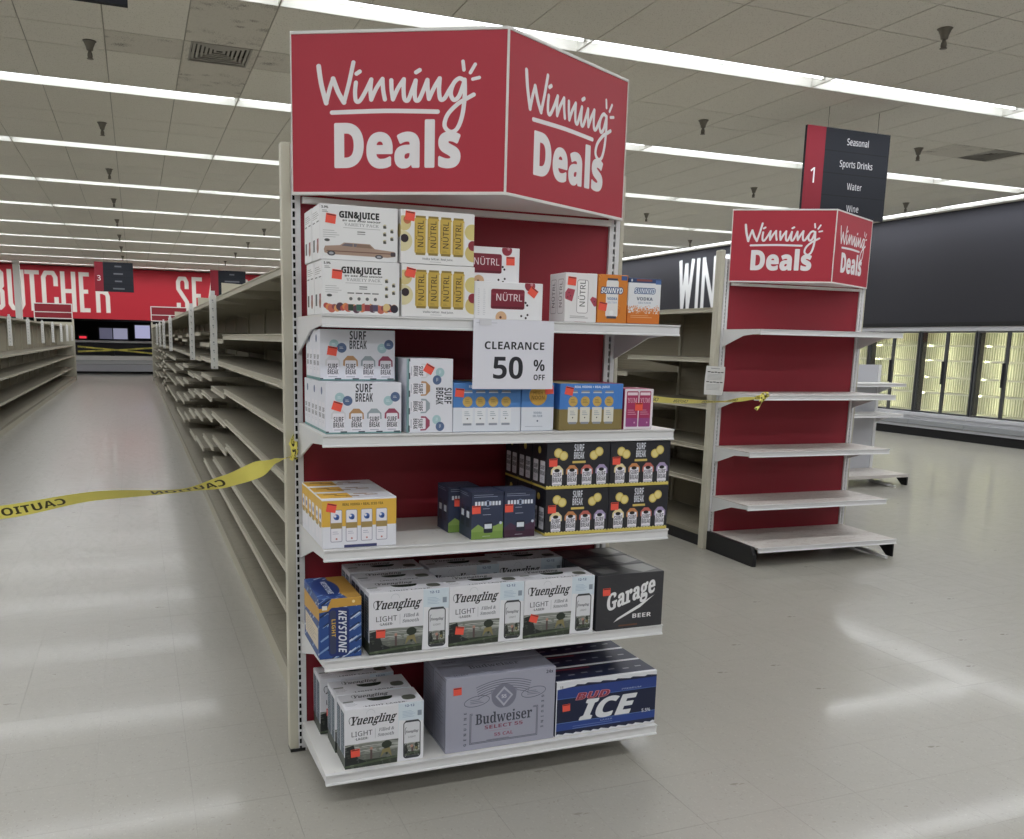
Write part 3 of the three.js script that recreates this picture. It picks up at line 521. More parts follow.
// art(g): g.front / g.side / g.top set a millimetre frame with y down and hand over the 2D context
function cartonKind(w, h, d, paint, rough = 0.45) {
  const TW = w + d, TH = h + d, [c, x] = canvas(TW * CS, TH * CS), f = CS / 1000;
  const at = (ox, oy, ww, hh, fn) => { x.save(); x.setTransform(f, 0, 0, f, ox * CS, oy * CS); x.beginPath(); x.rect(0, 0, ww * 1000, hh * 1000); x.clip(); fn(x, ww * 1000, hh * 1000); x.restore(); };
  paint({ front: (fn) => at(0, 0, w, h, fn), side: (fn) => at(w, 0, d, h, fn), top: (fn) => at(0, h, w, d, fn) });
  const geo = new RoundedBoxGeometry(w, h, d, 1, 0.0022), uv = geo.attributes.uv, p = geo.attributes.position, n = geo.attributes.normal, per = uv.count / 6;
  const cl = (t) => Math.min(0.995, Math.max(0.005, t));
  for (let i = 0; i < uv.count; i++) {
    const face = Math.floor(i / per), X = p.getX(i) / w + 0.5, Y = 0.5 - p.getY(i) / h, Z = p.getZ(i) / d + 0.5;
    let a, b;
    if (face === 0) { a = w + cl(1 - Z) * d; b = cl(Y) * h; } else if (face === 1) { a = w + cl(Z) * d; b = cl(Y) * h; } else if (face === 2 || face === 3) { a = cl(X) * w; b = h + cl(Z) * d; } else { a = cl(face === 4 ? X : 1 - X) * w; b = cl(Y) * h; }
    uv.setXY(i, a / TW, 1 - b / TH);
  }
  geo.translate(0, h / 2, 0);
  return { w, h, d, geo, mat: mat(0xffffff, rough, { map: canvasTex(c) }) };
}
const rect = (x, col, a, b, w, h, r = 0) => { x.fillStyle = col; x.beginPath(); r ? x.roundRect(a, b, w, h, r) : x.rect(a, b, w, h); x.fill(); };
const disc = (x, col, a, b, r, ry = r) => { x.fillStyle = col; x.beginPath(); x.ellipse(a, b, r, ry, 0, 0, 7); x.fill(); };
function txt(x, s, cx, cy, size, col, o = {}) {                        // o: bold, serif, skew, w (fit width), rot, stroke, align
  x.save(); x.translate(cx, cy); if (o.rot) x.rotate(o.rot); if (o.skew) x.transform(1, 0, -o.skew, 1, 0, 0);
  x.font = `${o.bold ? 'bold ' : ''}${size}px ${o.serif ? 'serif' : 'sans-serif'}`; x.textAlign = o.align || 'center'; x.textBaseline = 'middle';
  if (o.w) x.scale(o.w / x.measureText(s).width, 1);
  if (o.stroke) { x.strokeStyle = o.stroke; x.lineWidth = o.sw || size * 0.16; x.lineJoin = 'round'; x.strokeText(s, 0, 0); }
  x.fillStyle = col; x.fillText(s, 0, 0); x.restore();
}
const poly = (x, col, pts) => { x.fillStyle = col; x.beginPath(); pts.forEach(([a, b], i) => x[i ? 'lineTo' : 'moveTo'](a, b)); x.closePath(); x.fill(); };
const smallLines = (x, col, a, b, w, n, step = 4) => { for (let i = 0; i < n; i++) rect(x, col, a, b + i * step, w * (0.7 + 0.3 * ((i * 7) % 5) / 4), 1.3); };
function canArt(x, a, b, w, h, body, rim, mark) { rect(x, rim, a + w * 0.08, b, w * 0.84, h * 0.08, 1); rect(x, body, a, b + h * 0.05, w, h * 0.9, w * 0.14); rect(x, rim, a + w * 0.1, b + h * 0.93, w * 0.8, h * 0.06, 1); if (mark) mark(a, b, w, h); }

// --- gin & juice, two prints
const ginSide = (x, W, Hh) => { rect(x, '#e9e9ea', 0, 0, W, Hh); for (let i = 0; i < 2; i++) { rect(x, '#555', W * (0.1 + i * 0.5), Hh * 0.3, W * 0.3, 3); rect(x, ['#37443a', '#8c3a45'][i], W * (0.14 + i * 0.5), Hh * 0.62, W * 0.22, Hh * 0.22); } smallLines(x, '#777268', W * 0.1, Hh * 0.12, W * 0.8, 4, 6); disc(x, '#8f5b4a', W * 0.74, Hh * 0.78, W * 0.14); };
const ginFront = (x, W, Hh, car) => {
  rect(x, '#e9e9ea', 0, 0, W, Hh); txt(x, '5.9%', 16, 10, 9, '#222', { bold: true }); smallLines(x, '#666', 8, 18, 20, 2);
  txt(x, 'GIN&JUICE', 118, 28, 25, '#111', { bold: true, w: 122, stroke: '#111', sw: 1.3 }); txt(x, 'BY DRE AND SNOOP', 125, 44, 6, '#222', { bold: true, w: 116 }); txt(x, 'VARIETY PACK', 125, 55, 12, '#8a8a8c', { serif: true, w: 104 });
  rect(x, '#999', 70, 64, 112, 1); rect(x, '#777', 112, 73, 24, 3); rect(x, '#999', 112, 79, 24, 3); smallLines(x, '#aaa', 10, 74, 48, 4, 6); disc(x, '#555', 22, 102, 8, 4);
  for (const [a, b] of [[196, 54], [196, 76], [196, 98], [218, 66], [218, 88]]) { disc(x, '#c9bf9d', a, b, 6); rect(x, '#4b4b46', a - 5, b - 2, 9, 8, 1); rect(x, '#ddd', a + 3, b - 6, 3, 8); }
  if (car) { poly(x, '#a98f7f', [[12, 128], [16, 119], [60, 115], [72, 107], [150, 108], [165, 121], [226, 126], [228, 140], [205, 144], [30, 142], [14, 138]]); poly(x, '#6e6870', [[64, 116], [76, 109], [98, 109], [98, 118]]); poly(x, '#6e6870', [[101, 109], [112, 109], [108, 118], [101, 118]]); poly(x, '#8b7263', [[112, 109], [148, 110], [160, 120], [108, 119]]); rect(x, '#7a5a4e', 20, 131, 200, 3); disc(x, '#44444a', 34, 139, 12, 7); disc(x, '#a7a9b0', 34, 139, 7, 4); disc(x, '#44444a', 178, 143, 12, 6); disc(x, '#a7a9b0', 178, 143, 7, 3.5); rect(x, '#4c4247', 214, 128, 15, 12, 3); }
  else { const cs = ['#b8504a', '#d88a55', '#c4695a', '#8a4a50', '#d9a06a', '#5c4150']; for (let i = 0; i < 26; i++) disc(x, cs[i % 6], 12 + i * 8.3, 136 + ((i * 13) % 9) - 4, 8 + (i % 3) * 2); disc(x, '#ddc48c', 196, 132, 11); disc(x, '#2c2433', 220, 136, 12); for (let i = 0; i < 4; i++) { rect(x, '#eceaea', 78 + i * 25, 92, 16, 54, 3); rect(x, '#555', 76 + i * 25, 92, 20, 3); disc(x, '#6a6a6a', 86 + i * 25, 110, 5); rect(x, ['#37443a', '#3d6b5e', '#8c3a45', '#57506a'][i], 78 + i * 25, 126, 16, 19); } }
};
const K = {};
const W8 = 0.236, H8 = 0.157, D8 = 0.117;
const ginTop = (x, W, Hh) => { rect(x, '#e9e9ea', 0, 0, W, Hh); txt(x, 'GIN&JUICE', W / 2, Hh / 2, 26, '#222', { bold: true, w: W * 0.6 }); };
K.ginCar = cartonKind(W8, H8, D8, (g) => { g.front((x, W, h) => ginFront(x, W, h, true)); g.side(ginSide); g.top(ginTop); });
K.ginFruit = cartonKind(W8, H8, D8, (g) => { g.front((x, W, h) => ginFront(x, W, h, false)); g.side(ginSide); g.top(ginTop); });
const nutrl = (x, cx, cy, s, col, rot) => { txt(x, 'NÜTRL', cx, cy, s, col, { rot, w: s * 3.1 }); };
K.gold = cartonKind(W8, H8, D8, (g) => {
  g.front((x, W, h) => {
    rect(x, '#ebeaea', 0, 0, W, h); for (const [a, b, r, c] of [[10, 40, 22, '#d9c98e'], [6, 92, 30, '#ddd3a8'], [228, 55, 24, '#d8c983'], [232, 118, 26, '#d6c27c'], [20, 30, 12, '#c9764f'], [231, 95, 15, '#8e2f3c'], [12, 84, 12, '#2b1e28']]) disc(x, c, a, b, r);
    for (let i = 0; i < 4; i++) canArt(x, 43 + i * 40.5, 16, 38, 116, '#c8a94e', '#8f7a3c', (a, b, w, hh) => { rect(x, '#b79840', a + 1, b + 22, 3, 82); nutrl(x, a + w / 2, b + hh * 0.46, 26, '#3b3020', -Math.PI / 2); smallLines(x, '#9a8238', a + 8, b + 99, 18, 2); rect(x, '#e8e4cc', a + w - 3, b + 12, 2, 96); });
    txt(x, 'Vodka Seltzer. Real Juice.', W / 2, 141, 9, '#3c3c44', { w: 100 }); smallLines(x, '#a7a7ad', 92, 149, 52, 1);
  });
  g.side((x, W, h) => { rect(x, '#ebeaea', 0, 0, W, h); canArt(x, 35, 14, 42, 118, '#c8a94e', '#8f7a3c', (a, b, w, hh) => nutrl(x, a + w / 2, b + hh / 2, 26, '#3b3020', -Math.PI / 2)); disc(x, '#d9c98e', 100, 60, 20); });
  g.top((x, W, h) => { rect(x, '#ebeaea', 0, 0, W, h); nutrl(x, W / 2, h / 2, 34, '#b79840', 0); });
});
K.cran = cartonKind(W8, D8, H8, (g) => {                                // lying on its side
  g.front((x, W, h) => {
    rect(x, '#ececef', 0, 0, W, h); rect(x, '#7c1f33', 56, 22, 116, 62, 7); rect(x, '#8d2c40', 56, 34, 116, 7); rect(x, '#5f1526', 56, 76, 116, 6, 3); nutrl(x, 118, 48, 30, '#f0e3e6', 0); disc(x, '#94303f', 190, 8, 18); disc(x, '#c98a92', 196, 4, 5); disc(x, '#d8b08a', 92, 110, 19); disc(x, '#5c2a22', 90, 110, 4); for (const [a, b] of [[176, 62], [182, 70], [162, 104], [184, 100], [178, 110]]) disc(x, '#2a1e22', a, b, 3.6);
    smallLines(x, '#b9b9c2', 12, 24, 6, 14, 6); smallLines(x, '#c4c4cc', 30, 24, 8, 14, 6);
  });
  g.side((x, W, h) => { rect(x, '#ececef', 0, 0, W, h); rect(x, '#7c1f33', 30, 20, 90, 60, 8); });
  g.top((x, W, h) => { rect(x, '#ececef', 0, 0, W, h); disc(x, '#94303f', 190, 110, 26); for (let i = 0; i < 7; i++) disc(x, '#2a1e22', 150 + i * 9, 120 + (i % 3) * 9, 4); });
});
K.melon = cartonKind(D8, H8, D8, (g) => {
  g.front((x, W, h) => { rect(x, '#e9e7e8', 0, 0, W, h); rect(x, '#f3f1f2', 44, 22, 40, 106, 8); x.strokeStyle = '#8a7f86'; x.lineWidth = 1.6; x.beginPath(); x.roundRect(44, 22, 40, 106, 8); x.stroke(); nutrl(x, 64, 66, 28, '#555', -Math.PI / 2); poly(x, '#b0485a', [[-2, 68], [10, 50], [36, 54], [26, 92], [2, 84]]); poly(x, '#b0485a', [[92, 84], [100, 74], [118, 80], [118, 104], [108, 106]]); for (const [a, b] of [[14, 64], [20, 74], [10, 78], [108, 90]]) disc(x, '#4b2530', a, b, 2); smallLines(x, '#777', 20, 138, 78, 2, 5); });
  g.side((x, W, h) => { rect(x, '#e9e7e8', 0, 0, W, h); for (let i = 0; i < 2; i++) { x.strokeStyle = '#93888e'; x.lineWidth = 1.5; x.beginPath(); x.roundRect(10 + i * 54, 20, 42, 110, 8); x.stroke(); nutrl(x, 31 + i * 54, 70, 28, '#776d72', -Math.PI / 2); } });
  g.top((x, W, h) => { rect(x, '#e9e7e8', 0, 0, W, h); disc(x, '#b0485a', 60, 100, 26); });
});
K.sunnyOrange = cartonKind(0.111, H8, D8, (g) => {
  const f = (x, W, h) => { rect(x, '#d9822f', 0, 0, W, h); for (let i = 0; i < 26; i++) disc(x, ['#e39a47', '#cf7424'][i % 2], (i * 37) % 111, (i * 53) % 157, 6 + (i % 4) * 2); canArt(x, 30, 12, 46, 132, '#e8e6e6', '#3c4258', (a, b) => disc(x, '#f3f3f3', a + 23, b + 112, 8)); txt(x, 'SUNNYD', 52, 52, 24, '#ffffff', { bold: true, w: 82, stroke: '#27477f', sw: 6, skew: 0.1 }); txt(x, 'VODKA', 54, 78, 13, '#3f5f9c', { bold: true, w: 38 }); txt(x, 'SELTZER', 54, 90, 9, '#8aa0c4', { w: 36 }); rect(x, '#3d5d9a', 86, 3, 22, 14); };
  g.front(f); g.side((x, W, h) => { rect(x, '#d9822f', 0, 0, W, h); }); g.top((x, W, h) => { rect(x, '#d9822f', 0, 0, W, h); });
});
K.sunnyWhite = cartonKind(0.126, 0.15, D8, (g) => {
  g.front((x, W, h) => {
    rect(x, '#e7e8ec', 0, 0, W, h); rect(x, '#2f4470', 0, 0, W, 15); rect(x, '#8a4b46', 30, 3, 60, 7); txt(x, '8', 12, 8, 12, '#fff', { bold: true }); rect(x, '#4f6ea8', 104, 4, 22, 14);
    txt(x, 'SUNNYD', 64, 42, 22, '#e8edf6', { bold: true, w: 80, stroke: '#3c5688', sw: 5, skew: 0.1 }); txt(x, 'VODKA', 64, 67, 15, '#2f3c58', { bold: true, w: 62 }); txt(x, 'SELTZER', 64, 80, 9, '#7786a3', { w: 50 });
    for (let i = 0; i < 420; i++) { const b = 88 + Math.pow(rnd(), 0.55) * 34; disc(x, '#d87f3a', rnd() * W, b, 1 + rnd() * 2.2 * (b - 80) / 40); } rect(x, '#d9792e', 0, 116, W, 40); smallLines(x, '#f0c9a6', 12, 122, 98, 2, 6);
  });
  g.side((x, W, h) => { rect(x, '#e7e8ec', 0, 0, W, h); rect(x, '#d9792e', 0, 90, W, 70); rect(x, '#2f4470', 0, 0, W, 15); }); g.top((x, W, h) => rect(x, '#2f4470', 0, 0, W, h));
});
const surfFront = (dark) => (x, W, h) => {
  const bg = dark ? '#26262d' : '#e4e5ee', ink = dark ? '#e3e6f0' : '#2b2d38'; rect(x, bg, 0, 0, W, h);
  const sz = dark ? 33 : 36, t1 = 3; txt(x, 'SURF', W * 0.5, t1 + sz * 0.42, sz, ink, { bold: true, w: dark ? 38 : 54 }); txt(x, 'BREAK', W * 0.5, t1 + sz * 1.22, sz, ink, { bold: true, w: dark ? 40 : 56 });
  if (dark) { rect(x, '#d9c06a', W * 0.4, 62, 50, 8, 1); for (const [a, b] of [[42, 34], [62, 44], [176, 44], [196, 32]]) { disc(x, '#d8bf62', a, b, 16); disc(x, '#e8d88f', a, b, 12); } }
  else for (const [a, b, c] of [[44, 46, '#a9c9cf'], [68, 56, '#566a90'], [196, 56, '#a9c9cf'], [218, 44, '#566a90']]) { disc(x, c, a, b, 15); smallLines(x, '#eef0f5', a - 7, b - 3, 14, 2, 4); }
  const hood = dark ? ['#ead9a8', '#c98a5a', '#c46a60', '#a99ac0'] : ['#d8d8de', '#b98d63', '#9aa6ae', '#9a4660'];
  for (let i = 0; i < 4; i++) { const a = 20 + i * 56, b = dark ? 76 : 80; poly(x, hood[i], [[a - 4, b + 30], [a - 3, b + 14], [a + 10, b], [a + 28, b], [a + 42, b + 14], [a + 43, b + 32], [a + 34, b + 32], [a + 33, b + 16], [a + 6, b + 16], [a + 5, b + 32]]); rect(x, '#eceaf2', a + 2, b + 14, 36, 54, 4); if (dark) disc(x, '#17171b', a + 19, b + 17, 10, 6); txt(x, 'SURF', a + 20, b + 32, 21, dark ? '#4a4a58' : '#33343f', { bold: true, w: 32 }); txt(x, 'BREAK', a + 20, b + 49, 21, dark ? '#4a4a58' : '#33343f', { bold: true, w: 34 }); rect(x, '#b9bac6', a + 6, b + 63, 28, 3); }
  if (dark) { rect(x, '#d8c565', 0, h - 11, W, 11); for (let i = 0; i < 20; i++) rect(x, '#e6d88c', i * 12, h - 13, 6, 3); } else { rect(x, '#6f9a9a', 0, h - 5, W, 5); for (let i = 0; i < 5; i++) rect(x, '#3b4650', i * 56 - 10, h - 8, 20, 4); }
};
const surfSide = (dark) => (x, W, h) => { rect(x, dark ? '#26262d' : '#e4e5ee', 0, 0, W, h); for (let i = 0; i < 2; i++) { const a = 12 + i * 54; rect(x, '#eceaf2', a, h * 0.4, 38, h * 0.48, 4); txt(x, 'SURF', a + 19, h * 0.54, 20, dark ? '#4a4a58' : '#33343f', { bold: true, w: 32 }); txt(x, 'BREAK', a + 19, h * 0.66, 20, dark ? '#4a4a58' : '#33343f', { bold: true, w: 34 }); smallLines(x, '#b9bac6', a + 5, h * 0.76, 28, 2, 5); } disc(x, dark ? '#d8bf62' : '#566a90', W / 2, h * 0.18, 12); rect(x, dark ? '#d8c565' : '#6f9a9a', 0, h - 9, W, 9); };
K.surfWhite = cartonKind(W8 + 0.002, H8, D8, (g) => { g.front(surfFront(false)); g.side(surfSide(false)); g.top((x, W, h) => { rect(x, '#e4e5ee', 0, 0, W, h); rect(x, '#6f9a9a', 0, 0, W, 8); }); });
K.surfTall = cartonKind(0.149, 0.232, D8, (g) => { g.front((x, W, h) => { x.save(); x.translate(W, 0); x.rotate(Math.PI / 2); x.scale(h / 238, W / 157); surfFront(false)(x, 238, 157); x.restore(); }); g.side((x, W, h) => { rect(x, '#e4e5ee', 0, 0, W, h); rect(x, '#a9c9cf', W - 14, 0, 14, h); }); g.top((x, W, h) => rect(x, '#e4e5ee', 0, 0, W, h)); });
K.surfBlack = cartonKind(0.239, H8, D8, (g) => { g.front(surfFront(true)); g.side(surfSide(true)); g.top((x, W, h) => rect(x, '#26262d', 0, 0, W, h)); });
const noon = (top, bottom, split, canBody, bar) => (x, W, h) => {
  rect(x, bottom, 0, 0, W, h); rect(x, top, 0, 0, W, h * split); txt(x, 'REAL VODKA + REAL JUICE', W / 2, 12, 10, bar || '#e9eef6', { bold: true, w: W * 0.56 });
  for (let i = 0; i < 4; i++) { const a = W * 0.13 + i * W * 0.19; canArt(x, a, 24, W * 0.155, h - 44, canBody, '#8d93a0', (p, q, w, hh) => { rect(x, top, p, q + 8, w, hh * 0.42); disc(x, '#caa85c', p + w / 2, q + hh * 0.32, w * 0.46); smallLines(x, '#7d6a3c', p + w * 0.26, q + hh * 0.26, w * 0.5, 3, 5); smallLines(x, '#7b8798', p + w * 0.22, q + hh * 0.6, w * 0.55, 3, 6); disc(x, '#333', p + w / 2, q + hh * 0.8, 2.2); }); }
};
K.noonBlue = cartonKind(W8 - 0.002, H8, D8, (g) => { g.front(noon('#4f83c4', '#dfe3ec', 0.5, '#e9ebf0')); g.side((x, W, h) => { rect(x, '#dfe3ec', 0, 0, W, h); rect(x, '#4f83c4', 0, 0, W, h * 0.5); }); g.top((x, W, h) => { rect(x, '#4f83c4', 0, 0, W, h); disc(x, '#d8c27c', W / 2, h / 2, 40); }); });
K.noonEnd = cartonKind(0.117, H8, 0.236, (g) => { g.front((x, W, h) => { rect(x, '#dfe3ec', 0, 0, W, h); rect(x, '#4f83c4', 0, 0, W, h * 0.5); disc(x, '#c79a44', W / 2, h * 0.26, 32); txt(x, 'HIGH', W / 2, h * 0.2, 15, '#8a6a24', { bold: true, w: 36 }); txt(x, 'NOON', W / 2, h * 0.3, 18, '#8a6a24', { bold: true, w: 50 }); txt(x, 'VODKA', W / 2, h * 0.62, 9, '#8592a8', { bold: true }); txt(x, 'SELTZER', W / 2, h * 0.69, 9, '#8592a8', { bold: true }); disc(x, '#55617a', W / 2, h * 0.79, 3); smallLines(x, '#a3aab8', 14, h * 0.9, 90, 1); }); g.side((x, W, h) => { rect(x, '#dfe3ec', 0, 0, W, h); rect(x, '#4f83c4', 0, 0, W, h * 0.5); }); g.top((x, W, h) => rect(x, '#4f83c4', 0, 0, W, h)); });
K.noonGold = cartonKind(W8 + 0.003, H8, D8, (g) => { g.front(noon('#4a83cf', '#8a7a4c', 0.55, '#dfddd2')); g.side((x, W, h) => { rect(x, '#8a7a4c', 0, 0, W, h); rect(x, '#4a83cf', 0, 0, W, h * 0.55); }); g.top((x, W, h) => { rect(x, '#8a7a4c', 0, 0, W, h); rect(x, '#8a3a58', W * 0.7, 0, W * 0.3, h); rect(x, '#c9b98c', 0, 0, W * 0.3, h); }); });
K.pink = cartonKind(0.114, 0.139, D8, (g) => { g.front((x, W, h) => { rect(x, '#e3dbe2', 0, 0, W, h); for (const a of [8, 58]) { rect(x, '#a8345f', a, 8, 46, 122, 4); rect(x, '#9a4a86', a, 100, 46, 30, 4); rect(x, '#e9d6df', a + 3, 12, 40, 10); txt(x, 'YUM', a + 23, 40, 22, '#e7c3d0', { serif: true, w: 38 }); smallLines(x, '#efcfdd', a + 6, 72, 34, 3, 7); disc(x, '#d9a3c4', a + 34, 116, 3); } }); g.side((x, W, h) => rect(x, '#a8345f', 0, 0, W, h)); g.top((x, W, h) => rect(x, '#a8345f', 0, 0, W, h)); });
K.noonYellow = cartonKind(W8, H8, D8, (g) => {
  g.front((x, W, h) => { rect(x, '#e7e8f0', 0, 0, W, h); rect(x, '#e4b64c', 0, 6, W, h * 0.52); txt(x, 'REAL VODKA + REAL ICED TEA', W * 0.54, 20, 10, '#6a4f22', { bold: true, w: 130 }); for (let i = 0; i < 4; i++) { const a = 26 + i * 48; x.strokeStyle = '#8a86a0'; x.lineWidth = 1.6; x.fillStyle = '#eceaf2'; x.beginPath(); x.roundRect(a, 36, 35, 100, 4); x.fill(); x.stroke(); disc(x, '#4a6cb0', a + 18, 58, 9); disc(x, '#eceaf2', a + 14, 55, 4); disc(x, '#2f4c8c', a + 21, 62, 5); rect(x, '#a8905a', a, 76, 35, 18); smallLines(x, '#9fa0b8', a + 6, 104, 22, 2, 6); disc(x, '#c07c7c', a + 18, 127, 3); } rect(x, '#3f4470', 68, h - 10, 104, 9); });
  g.side((x, W, h) => { rect(x, '#e7e8f0', 0, 0, W, h); rect(x, '#e4b64c', 0, 6, W, h * 0.52); for (let i = 0; i < 2; i++) { rect(x, '#eceaf2', 12 + i * 54, 36, 35, 100, 4); disc(x, '#4a6cb0', 30 + i * 54, 58, 9); rect(x, '#a8905a', 12 + i * 54, 76, 35, 18); } });
  g.top((x, W, h) => { rect(x, '#e7e8f0', 0, 0, W, h); rect(x, '#e4b64c', 0, 14, W * 0.42, h - 28); for (let i = 0; i < 5; i++) rect(x, '#8a5f30', 18 + i * 32, 34 + (i % 3) * 18, 44, 12, 5); smallLines(x, '#a8a4b0', W * 0.5, 30, 90, 5, 14); });
});
const darkSmall = (low, low2) => (x, W, h) => { rect(x, '#343c55', 0, 0, W, h); rect(x, '#2a3048', 0, 0, W, 12); smallLines(x, '#aab2c6', 8, 8, 98, 2, 6); for (let i = 0; i < 4; i++) { rect(x, '#dfe4ee', 12 + i * 11, 30, 8, 14, 1); rect(x, '#dfe4ee', 62 + i * 11, 30, 8, 14, 1); } x.strokeStyle = '#9fb2d0'; x.lineWidth = 2; x.beginPath(); x.arc(57, 37, 9, 0, 7); x.stroke(); smallLines(x, '#cdd5e4', 40, 54, 34, 2, 20); poly(x, low, [[0, 124], [24, 106], [46, 120], [86, 112], [114, 100], [114, h], [0, h]]); rect(x, low2, 0, h - 26, W, 26); rect(x, '#262b3a', 44, 100, 32, 36, 5); rect(x, '#dfe6ee', 47, 106, 26, 16); disc(x, '#c6d0dd', 104, 104, 5); smallLines(x, '#c9cfd6', 40, 146, 40, 1); };
const darkSmallSide = (x, W, h) => { rect(x, '#343c55', 0, 0, W, h); smallLines(x, '#aab2c6', 8, 8, 98, 2, 6); for (let i = 0; i < 2; i++) { rect(x, '#262b3a', 18 + i * 50, 50, 32, 70, 5); rect(x, '#dfe6ee', 21 + i * 50, 66, 26, 22); } };
K.limeDark = cartonKind(0.1135, H8, D8, (g) => { g.front(darkSmall('#8aa658', '#7b9a4a')); g.side(darkSmallSide); g.top((x, W, h) => { rect(x, '#343c55', 0, 0, W, h); smallLines(x, '#aab2c6', 12, 20, 88, 6, 15); }); });
K.plumDark = cartonKind(0.1135, H8, D8, (g) => { g.front(darkSmall('#4a2f48', '#43263a')); g.side(darkSmallSide); g.top((x, W, h) => { rect(x, '#343c55', 0, 0, W, h); smallLines(x, '#aab2c6', 12, 20, 88, 6, 15); }); });
K.keystone = cartonKind(0.136, 0.197, 0.26, (g) => {
  const blue = (x, W, h) => { rect(x, '#2a4c8c', 0, 0, W, h); for (let i = 0; i < 110; i++) { x.strokeStyle = ['#ccd6e6', '#7f9cc8', '#1c386f', '#16294f'][i % 4]; x.lineWidth = 1 + (i % 5) * 1.5; const a = (i * 41) % W, b = (i * 67) % h; x.beginPath(); x.moveTo(a, b + 14); x.lineTo(a + 30, b - 6); x.stroke(); } };
  g.front((x, W, h) => { blue(x, W, h); poly(x, '#c99a45', [[0, 30], [26, 30], [40, 0], [W, 0], [W, 28], [40, 30], [30, 40], [0, 44]]); disc(x, '#f0d9a0', W - 26, 14, 5); rect(x, '#e7e3da', 10, 22, 16, 14); rect(x, '#1c2f6e', 30, 30, 66, 160, 16); rect(x, '#39405e', 34, 38, 20, 144, 9); txt(x, 'KEYSTONE', 74, 110, 36, '#e3e6ee', { bold: true, rot: Math.PI / 2, w: 140, skew: 0.2, stroke: '#23345f', sw: 5 }); txt(x, 'LIGHT', 46, 96, 17, '#d9b04e', { bold: true, rot: Math.PI / 2, w: 60 }); });
  g.side((x, W, h) => { blue(x, W, h); poly(x, '#c99a45', [[0, 30], [W, 30], [W, 70], [0, 90]]); rect(x, '#d9cbb4', 20, 100, W - 40, 70, 4); smallLines(x, '#6a6270', 34, 112, W - 80, 6, 9); });
  g.top((x, W, h) => { blue(x, W, h); poly(x, '#b98d42', [[70, 0], [W, 0], [W, h], [90, h], [70, 160]]); disc(x, '#1d3a7c', 46, 130, 42, 100); txt(x, 'KEYSTONE', 50, 130, 24, '#e3e8f0', { bold: true, rot: Math.PI / 2, w: 150 }); });
});
const YW = 0.268, YH = 0.206, YD = 0.125;
const scene2 = (x, a, b, w, h) => { rect(x, '#6a6e68', a, b, w, h); for (let i = 0; i < 8; i++) { x.strokeStyle = ['#a9aca6', '#8d918b', '#c3c5c0'][i % 3]; x.lineWidth = 3; x.beginPath(); x.moveTo(a, b + 6 + i * 4); x.quadraticCurveTo(a + w * 0.5, b - 8 + i * 7, a + w, b + 10 + i * 3); x.stroke(); } rect(x, '#363d33', a, b + h * 0.7, w, h * 0.28); poly(x, '#25292a', [[a, b + 10], [a + w * 0.16, b + 2], [a + w * 0.24, b + h * 0.6], [a + w * 0.4, b + h * 0.76], [a, b + h]]); poly(x, '#4d5a44', [[a, b + h * 0.86], [a + w, b + h * 0.7], [a + w, b + h * 0.78], [a, b + h * 0.95]]); for (let i = 0; i < 60; i++) disc(x, ['rgba(40,44,40,0.45)', 'rgba(150,152,146,0.4)', 'rgba(92,98,84,0.5)'][i % 3], a + ((i * 37) % 100) / 100 * w, b + h * (0.1 + ((i * 53) % 90) / 100), 2 + (i % 5) * w / 120, 1.2 + (i % 3)); disc(x, '#2e362d', a + w * 0.78, b + h * 0.18, w * 0.095, h * 0.16); rect(x, '#2e362d', a + w * 0.76, b + h * 0.2, 7, h * 0.4); poly(x, '#8a8058', [[a + w * 0.66, b + h * 0.7], [a + w * 0.7, b + h * 0.36], [a + w * 0.84, b + h * 0.32], [a + w * 0.88, b + h * 0.72], [a + w * 0.8, b + h * 0.5], [a + w * 0.73, b + h * 0.52]]); rect(x, '#5b4a4a', a + w * 0.47, b + h * 0.3, 7, h * 0.4); disc(x, '#b98a7c', a + w * 0.49, b + h * 0.26, 5); };
const yScript = (x, cx, cy, w, col) => { txt(x, 'Yuengling', cx, cy, w * 0.25, col, { serif: true, bold: true, skew: 0.36, w, stroke: col, sw: w * 0.006 }); x.strokeStyle = col; x.lineWidth = 1.6; x.beginPath(); x.moveTo(cx - w * 0.52, cy + 8); x.quadraticCurveTo(cx - w * 0.58, cy - 18, cx - w * 0.42, cy - 15); x.stroke(); };
